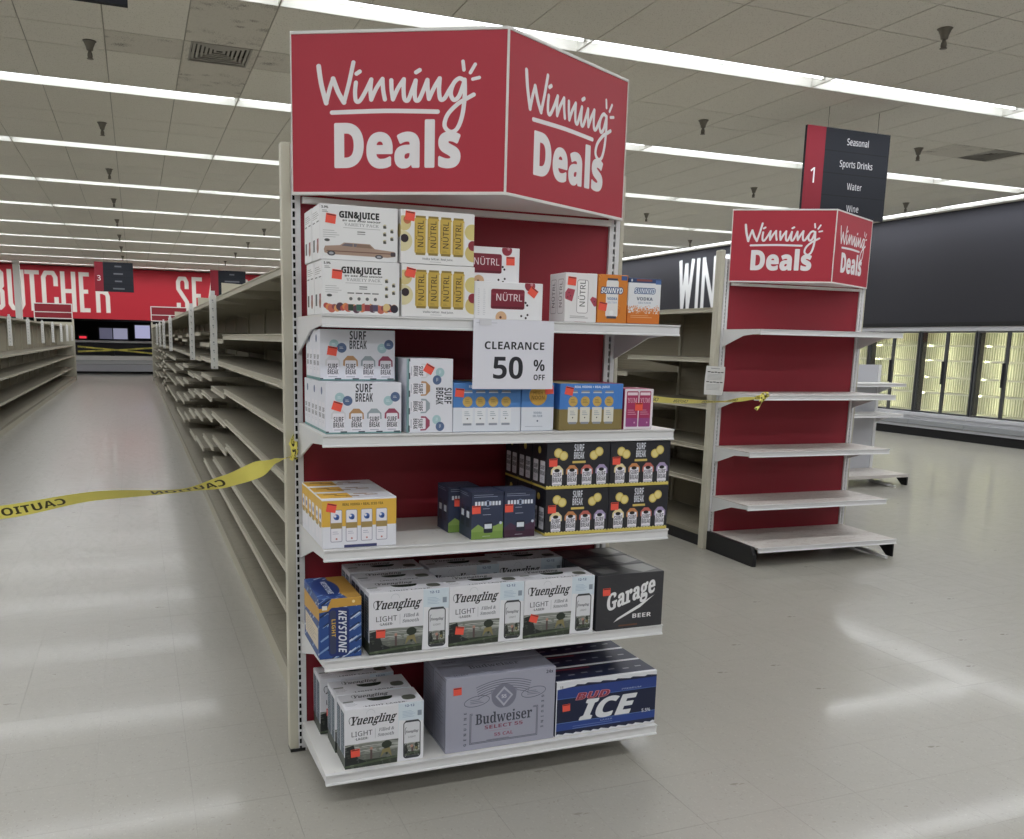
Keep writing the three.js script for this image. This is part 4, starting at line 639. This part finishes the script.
K.lager = cartonKind(YW, YH, YD, (g) => {
  g.front((x, W, h) => {
    rect(x, '#e3e3e9', 0, 0, W, h); scene2(x, 0, 122, 180, 84); rect(x, '#d4e0ea', 180, 0, W - 180, h); poly(x, '#e8e9ee', [[182, 60], [W, 70], [W, h], [176, h], [180, 120]]);
    yScript(x, 96, 42, 152, '#1f2024'); x.strokeStyle = '#b9bcc4'; x.lineWidth = 1; x.beginPath(); x.arc(86, 22, 14, Math.PI, 0); x.stroke(); txt(x, 'LIGHT', 56, 88, 24, '#3b3d44', { w: 72 }); txt(x, '·LAGER·', 56, 106, 11, '#55575e', { bold: true, w: 46 }); rect(x, '#9a9ca4', 101, 76, 1, 34); txt(x, 'Filled &', 140, 82, 15, '#6f737c', { serif: true, bold: true, skew: 0.2, w: 52 }); txt(x, 'Smooth', 138, 100, 15, '#7c8089', { serif: true, bold: true, skew: 0.2, w: 56 });
    txt(x, '12-12', 218, 12, 12, '#5a6f96', { bold: true, w: 34 }); smallLines(x, '#9db4cc', 194, 30, 44, 5, 5); rect(x, '#8b97a6', 246, 32, 14, 18); rect(x, '#3a3d42', 197, 66, 60, 132, 12); canArt(x, 200, 64, 54, 134, '#dcdde2', '#3a3d42', (a, b, w, hh) => { scene2(x, a, b + hh * 0.6, w, hh * 0.33); rect(x, '#3e4046', a, b + hh * 0.6, 2, 44); yScript(x, a + w / 2, b + hh * 0.3, 44, '#66686f'); txt(x, 'LIGHT', a + w / 2, b + hh * 0.44, 9, '#77797f', { w: 26 }); });
  });
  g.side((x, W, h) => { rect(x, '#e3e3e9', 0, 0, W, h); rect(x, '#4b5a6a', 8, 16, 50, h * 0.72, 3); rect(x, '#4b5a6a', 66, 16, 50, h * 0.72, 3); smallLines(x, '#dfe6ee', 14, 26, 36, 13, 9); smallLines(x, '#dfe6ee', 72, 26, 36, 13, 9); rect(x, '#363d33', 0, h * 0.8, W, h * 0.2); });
  g.top((x, W, h) => { rect(x, '#e3e3e9', 0, 0, W, h); yScript(x, 110, 28, 120, '#44464c'); smallLines(x, '#6a6c72', 10, 74, 40, 4, 8); txt(x, '·LIGHT LAGER·', 138, 114, 13, '#3b3d44', { bold: true, w: 150 }); rect(x, '#55584f', 204, 62, 46, 40, 16); rect(x, '#6f7370', 8, 60, 34, 10); });
});
K.garage = cartonKind(0.27, 0.202, 0.128, (g) => {
  g.front((x, W, h) => {
    rect(x, '#37373c', 0, 0, W, h); for (let i = 0; i < 40; i++) { x.strokeStyle = `rgba(80,80,86,${0.25})`; x.lineWidth = 2; x.beginPath(); x.moveTo((i * 53) % W, (i * 31) % h); x.lineTo((i * 53) % W + 24, (i * 31) % h + 6); x.stroke(); }
    x.save(); x.translate(40, 152); x.rotate(-0.3); x.transform(1, 0, -0.3, 1, 0, 0); x.font = 'bold 78px serif'; x.fillStyle = '#ececee'; x.scale(206 / x.measureText('Garage').width, 1); x.fillText('Garage', 0, -18); x.lineWidth = 4; x.strokeStyle = '#ececee'; x.strokeText('Garage', 0, -18); x.restore();
    poly(x, '#ececee', [[70, 176], [86, 160], [170, 118], [236, 84], [176, 128], [78, 172]]); txt(x, 'BEER', 184, 158, 22, '#ececee', { bold: true, w: 80 }); rect(x, '#6a4a38', 92, 186, 76, 6);
  });
  g.side((x, W, h) => rect(x, '#37373c', 0, 0, W, h)); g.top((x, W, h) => { rect(x, '#37373c', 0, 0, W, h); poly(x, '#8a8a88', [[150, 20], [250, 10], [262, 90], [190, 118], [160, 70]]); poly(x, '#6a6a6a', [[14, 30], [90, 20], [100, 96], [30, 110]]); });
}, 0.32);
K.select = cartonKind(0.408, 0.268, 0.125, (g) => {
  g.front((x, W, h) => {
    const ink = '#4c4e5c'; rect(x, '#a5a6b6', 0, 0, W, h); txt(x, '24x', W - 24, 16, 17, '#3d3f4a', { bold: true }); x.strokeStyle = ink; x.lineWidth = 1.8; x.lineJoin = 'round';
    for (let i = 0; i < 6; i++) { x.beginPath(); x.moveTo(108 + i * 2, 44 + i * 8); x.quadraticCurveTo(210, 4 + i * 8, 314 - i * 2, 42 + i * 8); x.stroke(); }
    poly(x, '#8a8b9c', [[162, 62], [262, 60], [256, 98], [212, 132], [168, 100]]); disc(x, '#7c7d8e', 212, 84, 46, 44); poly(x, '#b5b6c4', [[212, 50], [246, 84], [212, 122], [180, 84]]); poly(x, '#83849a', [[212, 60], [238, 84], [212, 112], [188, 84]]); txt(x, '55', 212, 86, 18, '#d3d4de', { bold: true });
    for (const [a, b] of [[70, 92], [282, 84]]) { x.beginPath(); x.ellipse(a + 42, b, 46, 18, -0.12, 0, 7); x.stroke(); smallLines(x, ink, a + 18, b - 6, 48, 3, 6); }
    x.strokeRect(88, 136, 254, 110); x.strokeRect(92, 140, 246, 102); poly(x, '#a5a6b6', [[96, 130], [330, 124], [320, 146], [100, 150]]);
    txt(x, 'Budweiser', 214, 160, 52, '#3b3e4a', { serif: true, bold: true, w: 214 }); txt(x, 'SELECT 55', 214, 192, 18, '#8a4458', { bold: true, w: 146 }); smallLines(x, '#b08a98', 160, 206, 110, 1); txt(x, '55 CAL', 214, 222, 17, '#9a5468', { bold: true, w: 72 }); smallLines(x, ink, 150, 238, 120, 1);
    'GENUINE'.split('').forEach((c, i) => { txt(x, c, 70, 246 - i * 19, 14, ink, { bold: true, rot: -Math.PI / 2 }); txt(x, c, 360, 104 + i * 19, 14, ink, { bold: true, rot: Math.PI / 2 }); });
  });
  g.side((x, W, h) => { rect(x, '#a5a6b6', 0, 0, W, h); x.strokeStyle = '#4c4e5c'; x.lineWidth = 1.8; x.strokeRect(10, 12, W - 20, h - 24); smallLines(x, '#4c4e5c', 22, 40, W - 44, 12, 12); }); g.top((x, W, h) => { rect(x, '#a5a6b6', 0, 0, W, h); txt(x, 'Budweiser', W / 2, 44, 40, '#55565f', { serif: true, bold: true, w: 190 }); txt(x, 'SELECT', 60, 104, 16, '#55565f', { bold: true }); });
});
K.ice = cartonKind(0.412, 0.205, 0.124, (g) => {
  g.front((x, W, h) => {
    rect(x, '#17203f', 0, 0, W, h); rect(x, '#263f86', 0, 24, W, 40); rect(x, '#2a468f', 0, 158, W, 26); rect(x, '#4a68a8', 0, 62, W, 3); rect(x, '#5b78b4', 0, 154, W, 3);
    x.fillStyle = '#dfe1e6'; x.beginPath(); x.moveTo(0, 0); x.lineTo(W, 0); x.lineTo(W, 12); for (let i = 40; i >= 0; i--) x.lineTo(i * W / 40, i < 8 ? 28 - i : 13 + ((i * 7) % 6)); x.fill(); x.beginPath(); x.moveTo(0, h); x.lineTo(W, h); x.lineTo(W, h - 4); for (let i = 40; i >= 0; i--) x.lineTo(i * W / 40, h - 5 - ((i * 5) % 7)); x.fill(); rect(x, '#dfe1e6', 0, 0, 4, h);
    txt(x, '18', 20, 20, 13, '#333'); txt(x, 'BUD', 148, 62, 34, '#8f3346', { bold: true, skew: 0.45, w: 138, stroke: '#d38a94', sw: 3 }); txt(x, 'ICE', 214, 116, 100, '#e4e6ea', { bold: true, skew: 0.42, w: 214, stroke: '#e4e6ea', sw: 5 }); txt(x, 'PREMIUM', 306, 56, 9, '#aab4cc', { w: 84 }); txt(x, 'LAGER', 206, 164, 9, '#aab4cc', { w: 50 }); txt(x, '5.5%', 372, 150, 19, '#d9dde6', { bold: true, w: 38 }); txt(x, '★', 350, 34, 24, '#c9cdd6'); smallLines(x, '#8fa2cc', 70, 172, 230, 2, 8);
  });
  g.side((x, W, h) => rect(x, '#17203f', 0, 0, W, h)); g.top((x, W, h) => { rect(x, '#17203f', 0, 0, W, h); rect(x, '#dfe1e6', 0, h - 12, W, 12); rect(x, '#8f3346', 20, 12, W * 0.4, 12); for (let i = 0; i < 7; i++) rect(x, '#9a9ca6', 16 + i * 56, 58 + (i % 2) * 8, 26, 9, 2); });
}, 0.35);
// carry-handle openings cut into the tops
{
  const ev = new Evaluator(); ev.useGroups = false; ev.attributes = ['position', 'normal', 'uv'];
  const cut = (k, list) => { let a = new Brush(mergeVertices(k.geo)); a.updateMatrixWorld(); for (const [cx, cz, w, dd] of list) { const s = new THREE.Shape(); s.moveTo(-w / 2, 0); s.quadraticCurveTo(-w / 2, -dd, 0, -dd); s.quadraticCurveTo(w / 2, -dd, w / 2, 0); s.closePath(); const g = new THREE.ExtrudeGeometry(s, { depth: 0.08, bevelEnabled: false, curveSegments: 6 }); g.rotateX(-Math.PI / 2); const uv = g.attributes.uv; for (let i = 0; i < uv.count; i++) uv.setXY(i, 0.97, 0.45); g.translate(cx, k.h - 0.055, cz); const b = new Brush(mergeVertices(g)); b.updateMatrixWorld(); a = ev.evaluate(a, b, SUBTRACTION); a.updateMatrixWorld(); } k.geo = a.geometry; };
  cut(K.lager, [[0, -0.012, 0.088, 0.03]]); cut(K.select, [[-0.045, 0.03, 0.05, 0.012], [0.045, 0.03, 0.05, 0.012]]);
}
const stickerGeo = new RoundedBoxGeometry(0.03, 0.027, 0.0008, 1, 0.0003), stickerBarGeo = box(-0.013, 0.013, 0.0088, 0.0122, 0.0004, 0.0007);
const PROTO = new Map();
function carton(kind, x0, zf, y, label, category, opt = {}) {          // x0: left edge, zf: front plane, y: base
  const k = K[kind], key = kind + (opt.sticker ? opt.sticker.join() : '');
  let o;
  if (!PROTO.has(key)) {
    o = new THREE.Group(); PROTO.set(key, o); part('carton_body', k.geo, k.mat, o);
    if (opt.sticker) { const [u, v, r] = opt.sticker; const s = part('price_sticker', stickerGeo, M.sticker, o, [-k.w / 2 + u * k.w, (1 - v) * k.h, k.d / 2 + 0.0007], [0, 0, r || 0]); s.userData.label = 'bright orange price sticker'; part('printed_bar', stickerBarGeo, M.stickerBar, s); }
  } else o = PROTO.get(key).clone();
  o.name = numbered(opt.name || 'drink_carton'); o.position.set(x0 + k.w / 2, y + 0.0008, zf - k.d / 2); o.rotation.y = opt.turn || 0; scene.add(o);
  return tag(o, label, category || 'carton', opt.group);
}
const [S1, S2, S3, S4, S5] = SH;
const g1 = 'cartons on the top shelf', g2 = 'cartons on the second shelf', g3 = 'cartons on the third shelf', g4 = 'cartons on the fourth shelf', g5 = 'cartons on the bottom shelf';
// top shelf
carton('ginFruit', 0.012, 0.428, S1, 'white variety pack carton with fruit print, lower front of the stack', 'carton', { sticker: [0.19, 0.26, -0.08], group: g1 });
carton('ginCar', 0.008, 0.42, S1 + H8 + 0.0015, 'white variety pack carton with car print, on top of the stack', 'carton', { sticker: [0.14, 0.26, -0.12], group: g1 });
carton('ginFruit', 0.01, 0.428 - 0.119, S1, 'white variety pack carton right behind the fruit print one', 'carton', { group: g1 });
carton('ginCar', 0.006, 0.42 - 0.119, S1 + H8 + 0.0015, 'white variety pack carton right behind the car print one', 'carton', { group: g1 });
carton('gold', 0.254, 0.43, S1, 'white carton with four gold cans, lower of two', 'carton', { sticker: [0.12, 0.16, -0.2], group: g1 });
carton('gold', 0.251, 0.428, S1 + H8 + 0.0015, 'white carton with four gold cans, upper of two', 'carton', { sticker: [0.12, 0.12, -0.1], group: g1 });
carton('cran', 0.494, 0.42, S1, 'white carton lying with one maroon can, behind the clearance sign', 'carton', { sticker: [0.85, 0.24, -0.6], group: g1 });
carton('cran', 0.494, 0.26, S1, 'white maroon-can carton lying at the back of the top shelf', 'carton', { group: g1 });
carton('cran', 0.459, 0.305, S1 + D8 + 0.0015, 'white maroon-can carton lying on top of two others', 'carton', { sticker: [0.86, 0.36, 0.02], group: g1 });
carton('melon', 0.806, 0.428, S1, 'white carton end with watermelon slices and a can outline', 'carton', { sticker: [0.2, 0.17, -0.08], group: g1 });
carton('sunnyOrange', 0.926, 0.43, S1, 'orange seltzer carton with a single white can', 'carton', { sticker: [0.17, 0.66, -0.15], group: g1 });
carton('sunnyWhite', 1.04, 0.43, S1, 'white and orange vodka seltzer carton at the shelf end', 'carton', { group: g1 });
// second shelf
carton('surfWhite', 0.022, 0.415, S2, 'white hooded-can carton, lower front of the left stack', 'carton', { sticker: [0.15, 0.46, -0.3], group: g2 });
carton('surfWhite', 0.022, 0.415 - 0.119, S2, 'white hooded-can carton behind the lower front one', 'carton', { group: g2 });
carton('surfWhite', 0.022, 0.415 - 0.238, S2, 'white hooded-can carton at the back of the left stack', 'carton', { group: g2 });
carton('surfWhite', 0.02, 0.345, S2 + H8 + 0.0015, 'white hooded-can carton on top of the left stack, set back', 'carton', { sticker: [0.16, 0.42, -0.15], group: g2 });
carton('surfWhite', 0.02, 0.345 - 0.119, S2 + H8 + 0.0015, 'white hooded-can carton behind the topmost one', 'carton', { group: g2 });
carton('surfTall', 0.279, 0.418, S2, 'white hooded-can carton standing on its end', 'carton', { sticker: [0.46, 0.14, -0.5], group: g2 });
carton('surfTall', 0.279, 0.418 - 0.119, S2, 'white hooded-can carton on its end, behind the other', 'carton', { group: g2 });
carton('noonBlue', 0.43, 0.418, S2, 'blue and white carton with four cans under the clearance sign', 'carton', { sticker: [0.09, 0.2, -0.1], group: g2 });
carton('noonBlue', 0.43, 0.418 - 0.119, S2, 'blue and white four-can carton hidden behind its twin', 'carton', { group: g2 });
carton('noonEnd', 0.6665, 0.42, S2, 'blue and white carton end with a big golden sun', 'carton', { sticker: [0.84, 0.14, 0.1], group: g2 });
carton('noonGold', 0.803, 0.424, S2, 'blue and gold carton with four cans', 'carton', { sticker: [0.14, 0.16, -0.2], group: g2 });
carton('noonGold', 0.806, 0.424 - 0.119, S2, 'blue and gold four-can carton behind its twin', 'carton', { group: g2 });
carton('pink', 1.049, 0.424, S2, 'small magenta carton at the end of the second shelf', 'carton', { sticker: [0.5, 0.44, 0], group: g2 });
// third shelf
carton('noonYellow', 0.008, 0.422, S3, 'yellow and white carton with four cans, front of its row', 'carton', { sticker: [0.12, 0.18, -0.2], group: g3 });
carton('noonYellow', 0.008, 0.422 - 0.119, S3, 'yellow and white carton, second in its row', 'carton', { group: g3 });
carton('noonYellow', 0.008, 0.422 - 0.238, S3, 'yellow and white carton, third in its row', 'carton', { group: g3 });
carton('limeDark', 0.497, 0.424, S3, 'small dark carton with a lime green base', 'carton', { sticker: [0.15, 0.36, 0.02], group: g3 });
carton('plumDark', 0.613, 0.424, S3, 'small dark carton with a plum purple base', 'carton', { sticker: [0.15, 0.36, 0.02], group: g3 });
carton('limeDark', 0.46, 0.3, S3, 'small dark carton standing behind the lime green one, shifted left', 'carton', { sticker: [0.32, 0.34, 0], group: g3 });
for (const [r, w] of [[0, 'lower'], [1, 'upper']]) for (const [c, q] of [[0, 'left'], [1, 'right']]) for (let d = 0; d < 3; d++)
  carton('surfBlack', 0.758 + c * 0.2405, 0.436 - d * 0.119 - r * 0.002, S3 + r * (H8 + 0.0015), `black hooded-can carton, ${w} ${q} column${d ? ', ' + ['', 'second', 'third'][d] + ' from the front' : ', at the front'}`, 'carton', { sticker: d ? undefined : [0.1, 0.42, 0.02], group: g3 });
// fourth shelf
carton('keystone', -0.006, 0.426, S4, 'blue and yellow light beer carton at the shelf\'s left end', 'beer carton', { name: 'beer_carton', group: g4 });
for (const [x0, n, st] of [[0.152, 'left', [0.14, 0.66, -0.02]], [0.421, 'middle', [0.14, 0.74, -0.12]], [0.69, 'right', [0.14, 0.66, -0.3]]]) {
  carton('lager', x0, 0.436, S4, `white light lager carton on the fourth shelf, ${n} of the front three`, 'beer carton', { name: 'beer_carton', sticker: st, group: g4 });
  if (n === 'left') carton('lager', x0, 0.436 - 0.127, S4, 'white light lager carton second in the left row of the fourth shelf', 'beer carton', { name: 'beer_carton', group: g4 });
}
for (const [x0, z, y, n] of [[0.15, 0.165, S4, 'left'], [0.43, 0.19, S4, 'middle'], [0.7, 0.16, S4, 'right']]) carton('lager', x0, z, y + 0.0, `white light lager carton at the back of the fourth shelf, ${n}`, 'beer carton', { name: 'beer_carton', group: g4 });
for (let d = 0; d < 3; d++) carton('garage', 0.967, 0.44 - d * 0.13, S4, d ? `black beer carton on the fourth shelf, ${ORD[d]} from the front` : 'black beer carton with white script at the front right of the fourth shelf', 'beer carton', { name: 'beer_carton', sticker: d ? undefined : [0.14, 0.3, 0.02], group: g4 });
// bottom shelf
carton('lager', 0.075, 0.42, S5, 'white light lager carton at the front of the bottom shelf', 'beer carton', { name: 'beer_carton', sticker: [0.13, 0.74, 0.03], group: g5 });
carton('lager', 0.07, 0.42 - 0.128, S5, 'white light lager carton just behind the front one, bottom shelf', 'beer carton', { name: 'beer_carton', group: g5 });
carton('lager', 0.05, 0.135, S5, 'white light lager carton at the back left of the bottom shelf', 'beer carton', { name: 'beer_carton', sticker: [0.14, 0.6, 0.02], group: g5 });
for (let d = 0; d < 2; d++) carton('select', 0.421, 0.418 - d * 0.127, S5, d ? 'silver beer carton behind its large twin' : 'large silver beer carton at the front of the bottom shelf', 'beer carton', { name: 'beer_carton', sticker: d ? undefined : [0.1, 0.18, 0.02], group: g5 });
for (let d = 0; d < 3; d++) carton('ice', 0.834, 0.418 - d * 0.126, S5, d ? `dark blue beer carton, ${ORD[d]} from the front` : 'dark blue beer carton at the front right of the bottom shelf', 'beer carton', { name: 'beer_carton', sticker: d ? undefined : [0.1, 0.48, 0.05], group: g5 });

// ================================================================ PAPER SIGNS AND TAPE
function sheet(w, h, m, bend) { const g = new THREE.BoxGeometry(w, h, 0.0006, 8, 8, 1), p = g.attributes.position; for (let i = 0; i < p.count; i++) p.setZ(i, p.getZ(i) + bend(p.getX(i) / w, p.getY(i) / h)); g.computeVertexNormals(); return g; }
{
  const [c, x] = canvas(560, 432); x.fillStyle = '#e2e2ec'; x.fillRect(0, 0, 560, 432); const ink = '#23242c';
  txt(x, 'CLEARANCE', 286, 160, 66, ink, { bold: true, w: 424 }); txt(x, '50', 240, 300, 190, ink, { bold: true, w: 220 }); txt(x, '%', 460, 282, 98, ink, { bold: true, w: 86 }); txt(x, 'OFF', 462, 358, 48, ink, { bold: true, w: 86 }); x.fillStyle = '#b9b9c6'; x.fillRect(20, 20, 140, 3);
  const t = thing('clearance_sign', 'white paper sign reading CLEARANCE 50 % OFF on the top shelf edge', 'sign', [0.483 + 0.1395, 1.354, 0.4445]);
  part('paper', sheet(0.279, 0.218, 0, (u, v) => 0.002 + 0.006 * Math.max(0, -v) * (0.6 + u) + 0.0015 * Math.cos(u * 5)).translate(0, 0.109, 0), mat(0xffffff, 0.7, { map: canvasTex(c) }), t);
  const tape = part('tape_piece', box(-0.12, -0.08, 0.2, 0.217, 0.0035, 0.0042), mat(0xd8d8de, 0.3), t); tape.userData.label = 'clear tape';
}
{
  const [c, x] = canvas(256, 300); x.fillStyle = '#dcdcda'; x.fillRect(0, 0, 256, 300); x.strokeStyle = x.fillStyle = '#3a3a3e';
  x.fillRect(60, 22, 120, 4); for (const [y, h] of [[56, 10], [160, 10]]) for (let i = 0; i < 5; i++) x.fillRect(24 + i * 44, y + (i % 2) * 3, 36, h); x.globalAlpha = 0.35; for (let i = 0; i < 5; i++) { x.fillRect(30, 84 + i * 13, 190, 4); x.fillRect(30, 190 + i * 13, 180, 4); }
  const t = thing('paper_notice', 'white printed notice taped to the empty endcap\'s left post', 'notice', [3.365, 1.165, -2.285], 0.08);
  part('paper', sheet(0.172, 0.205, 0, (u, v) => 0.004 * Math.sin(v * 4 + u * 3)).translate(0, 0.102, 0), mat(0xffffff, 0.75, { map: canvasTex(c) }), t, [0, 0, 0], [0, 0, -0.05]);
}
const tapeMat = (() => {
  const [c, x] = canvas(1024, 128); x.fillStyle = '#f3e874'; x.fillRect(0, 0, 1024, 128); x.save(); x.translate(1024, 0); x.scale(-1, 1); txt(x, 'CAUTION', 770, 66, 104, '#3b3410', { bold: true, w: 500 }); x.restore();
  return new THREE.MeshPhysicalMaterial({ map: canvasTex(c), roughness: 0.4, side: THREE.DoubleSide });
})();
function ribbon(pts, n, uOff = 0) {                                     // pts: [x, y, z, width, twist]
  const curve = new THREE.CatmullRomCurve3(pts.map((p) => new THREE.Vector3(p[0], p[1], p[2])), false, 'centripetal'), P = [], U = [], I = [];
  let len = 0, last = null;
  for (let i = 0; i <= n; i++) {
    const t = i / n, c = curve.getPoint(t), f = t * (pts.length - 1), k = Math.min(pts.length - 2, Math.floor(f)), q = f - k, s = q * q * (3 - 2 * q), w = pts[k][3] * (1 - s) + pts[k + 1][3] * s, a = pts[k][4] * (1 - s) + pts[k + 1][4] * s;
    const tan = curve.getTangent(t), up = new THREE.Vector3(0, 1, 0).addScaledVector(tan, -tan.y).normalize(), out = new THREE.Vector3().crossVectors(tan, up), d = up.multiplyScalar(Math.cos(a)).addScaledVector(out, Math.sin(a)).multiplyScalar(w / 2);
    if (last) len += c.distanceTo(last); last = c;
    P.push(c.x + d.x, c.y + d.y, c.z + d.z, c.x - d.x, c.y - d.y, c.z - d.z); U.push(len / 0.6 + uOff, 1, len / 0.6 + uOff, 0);
    if (i) { const b = i * 2; I.push(b - 2, b - 1, b, b, b - 1, b + 1); }
  }
  const g = new THREE.BufferGeometry(); g.setAttribute('position', new THREE.Float32BufferAttribute(P, 3)); g.setAttribute('uv', new THREE.Float32BufferAttribute(U, 2)); g.setIndex(I); g.computeVertexNormals(); return g;
}
{
  const t = thing('caution_tape', 'yellow caution tape strung low across the left aisle', 'tape');
  const pts = [[-2.42, 0.72, -0.95, 0.055, 0.2], [-1.7, 0.78, -0.75, 0.055, 0.1], [-0.99, 0.852, -0.5, 0.052, 0.25], [-0.68, 0.915, -0.4, 0.05, 0.7], [-0.36, 0.945, -0.28, 0.05, 1.2], [-0.22, 0.985, -0.2, 0.055, 0.6], [-0.12, 1.035, -0.12, 0.06, 0.25], [-0.066, 1.075, -0.05, 0.022, 0.8], [-0.04, 1.092, 0.016, 0.006, 1.0], [-0.008, 1.1, 0.02, 0.01, 0.6]];
  part('tape_band', ribbon(pts, 160, -2.05 / 0.6), tapeMat, t);
  part('knot', [ribbon([[-0.02, 1.085, 0.018, 0.012, 0.2], [-0.006, 1.12, 0.024, 0.025, 0.9], [-0.014, 1.15, 0.022, 0.03, 0.2], [-0.01, 1.175, 0.018, 0.02, 0.5]], 24), ribbon([[-0.016, 1.1, 0.024, 0.012, 0.2], [-0.008, 1.09, 0.028, 0.018, 1.2], [-0.012, 1.13, 0.028, 0.022, 0.2], [-0.016, 1.16, 0.024, 0.012, 2.0], [-0.016, 1.11, 0.022, 0.01, 1]], 30)], tapeMat, t);
}
{
  const t = thing('caution_tape', 'yellow caution tape between the stocked and the empty endcap', 'tape');
  part('tape_band', ribbon([[1.275, 1.292, -0.03, 0.012, 0.3], [1.4, 1.288, -0.15, 0.034, 0.3], [2.06, 1.228, -0.78, 0.03, 0.5], [2.8, 1.178, -1.42, 0.024, 1.1], [3.2, 1.168, -1.75, 0.03, 0.3], [3.452, 1.168, -1.895, 0.02, 0.6]], 120, 0.3), tapeMat, t);
  part('knot', [ribbon([[3.44, 1.168, -1.9, 0.03, 0.3], [3.5, 1.182, -1.892, 0.03, 1.1], [3.47, 1.13, -1.882, 0.03, 2.2], [3.43, 1.09, -1.885, 0.024, 0.6]], 30), ribbon([[3.45, 1.16, -1.892, 0.02, 0.9], [3.53, 1.19, -1.888, 0.03, 0.2], [3.48, 1.2, -1.88, 0.03, 1.6], [3.46, 1.14, -1.876, 0.02, 0.4]], 30)], tapeMat, t);
}
{
  const t = thing('caution_tape', 'crossed yellow caution tape in front of the far meat case', 'tape');
  part('tape_band', ribbon([[-2.6, 1.05, -34.9, 0.06, 0.2], [-1.0, 0.92, -34.9, 0.06, 0.4], [0.6, 0.78, -34.9, 0.06, 0.2]], 30), tapeMat, t); part('tape_band', ribbon([[-2.6, 0.86, -34.88, 0.06, 0.2], [-1.0, 0.95, -34.88, 0.06, 0.4], [0.6, 1.08, -34.88, 0.06, 0.2]], 30), tapeMat, t);
}
scene.traverse((o) => { if (o.isMesh) { o.castShadow = true; o.receiveShadow = true; } });
renderer.render(scene, camera);
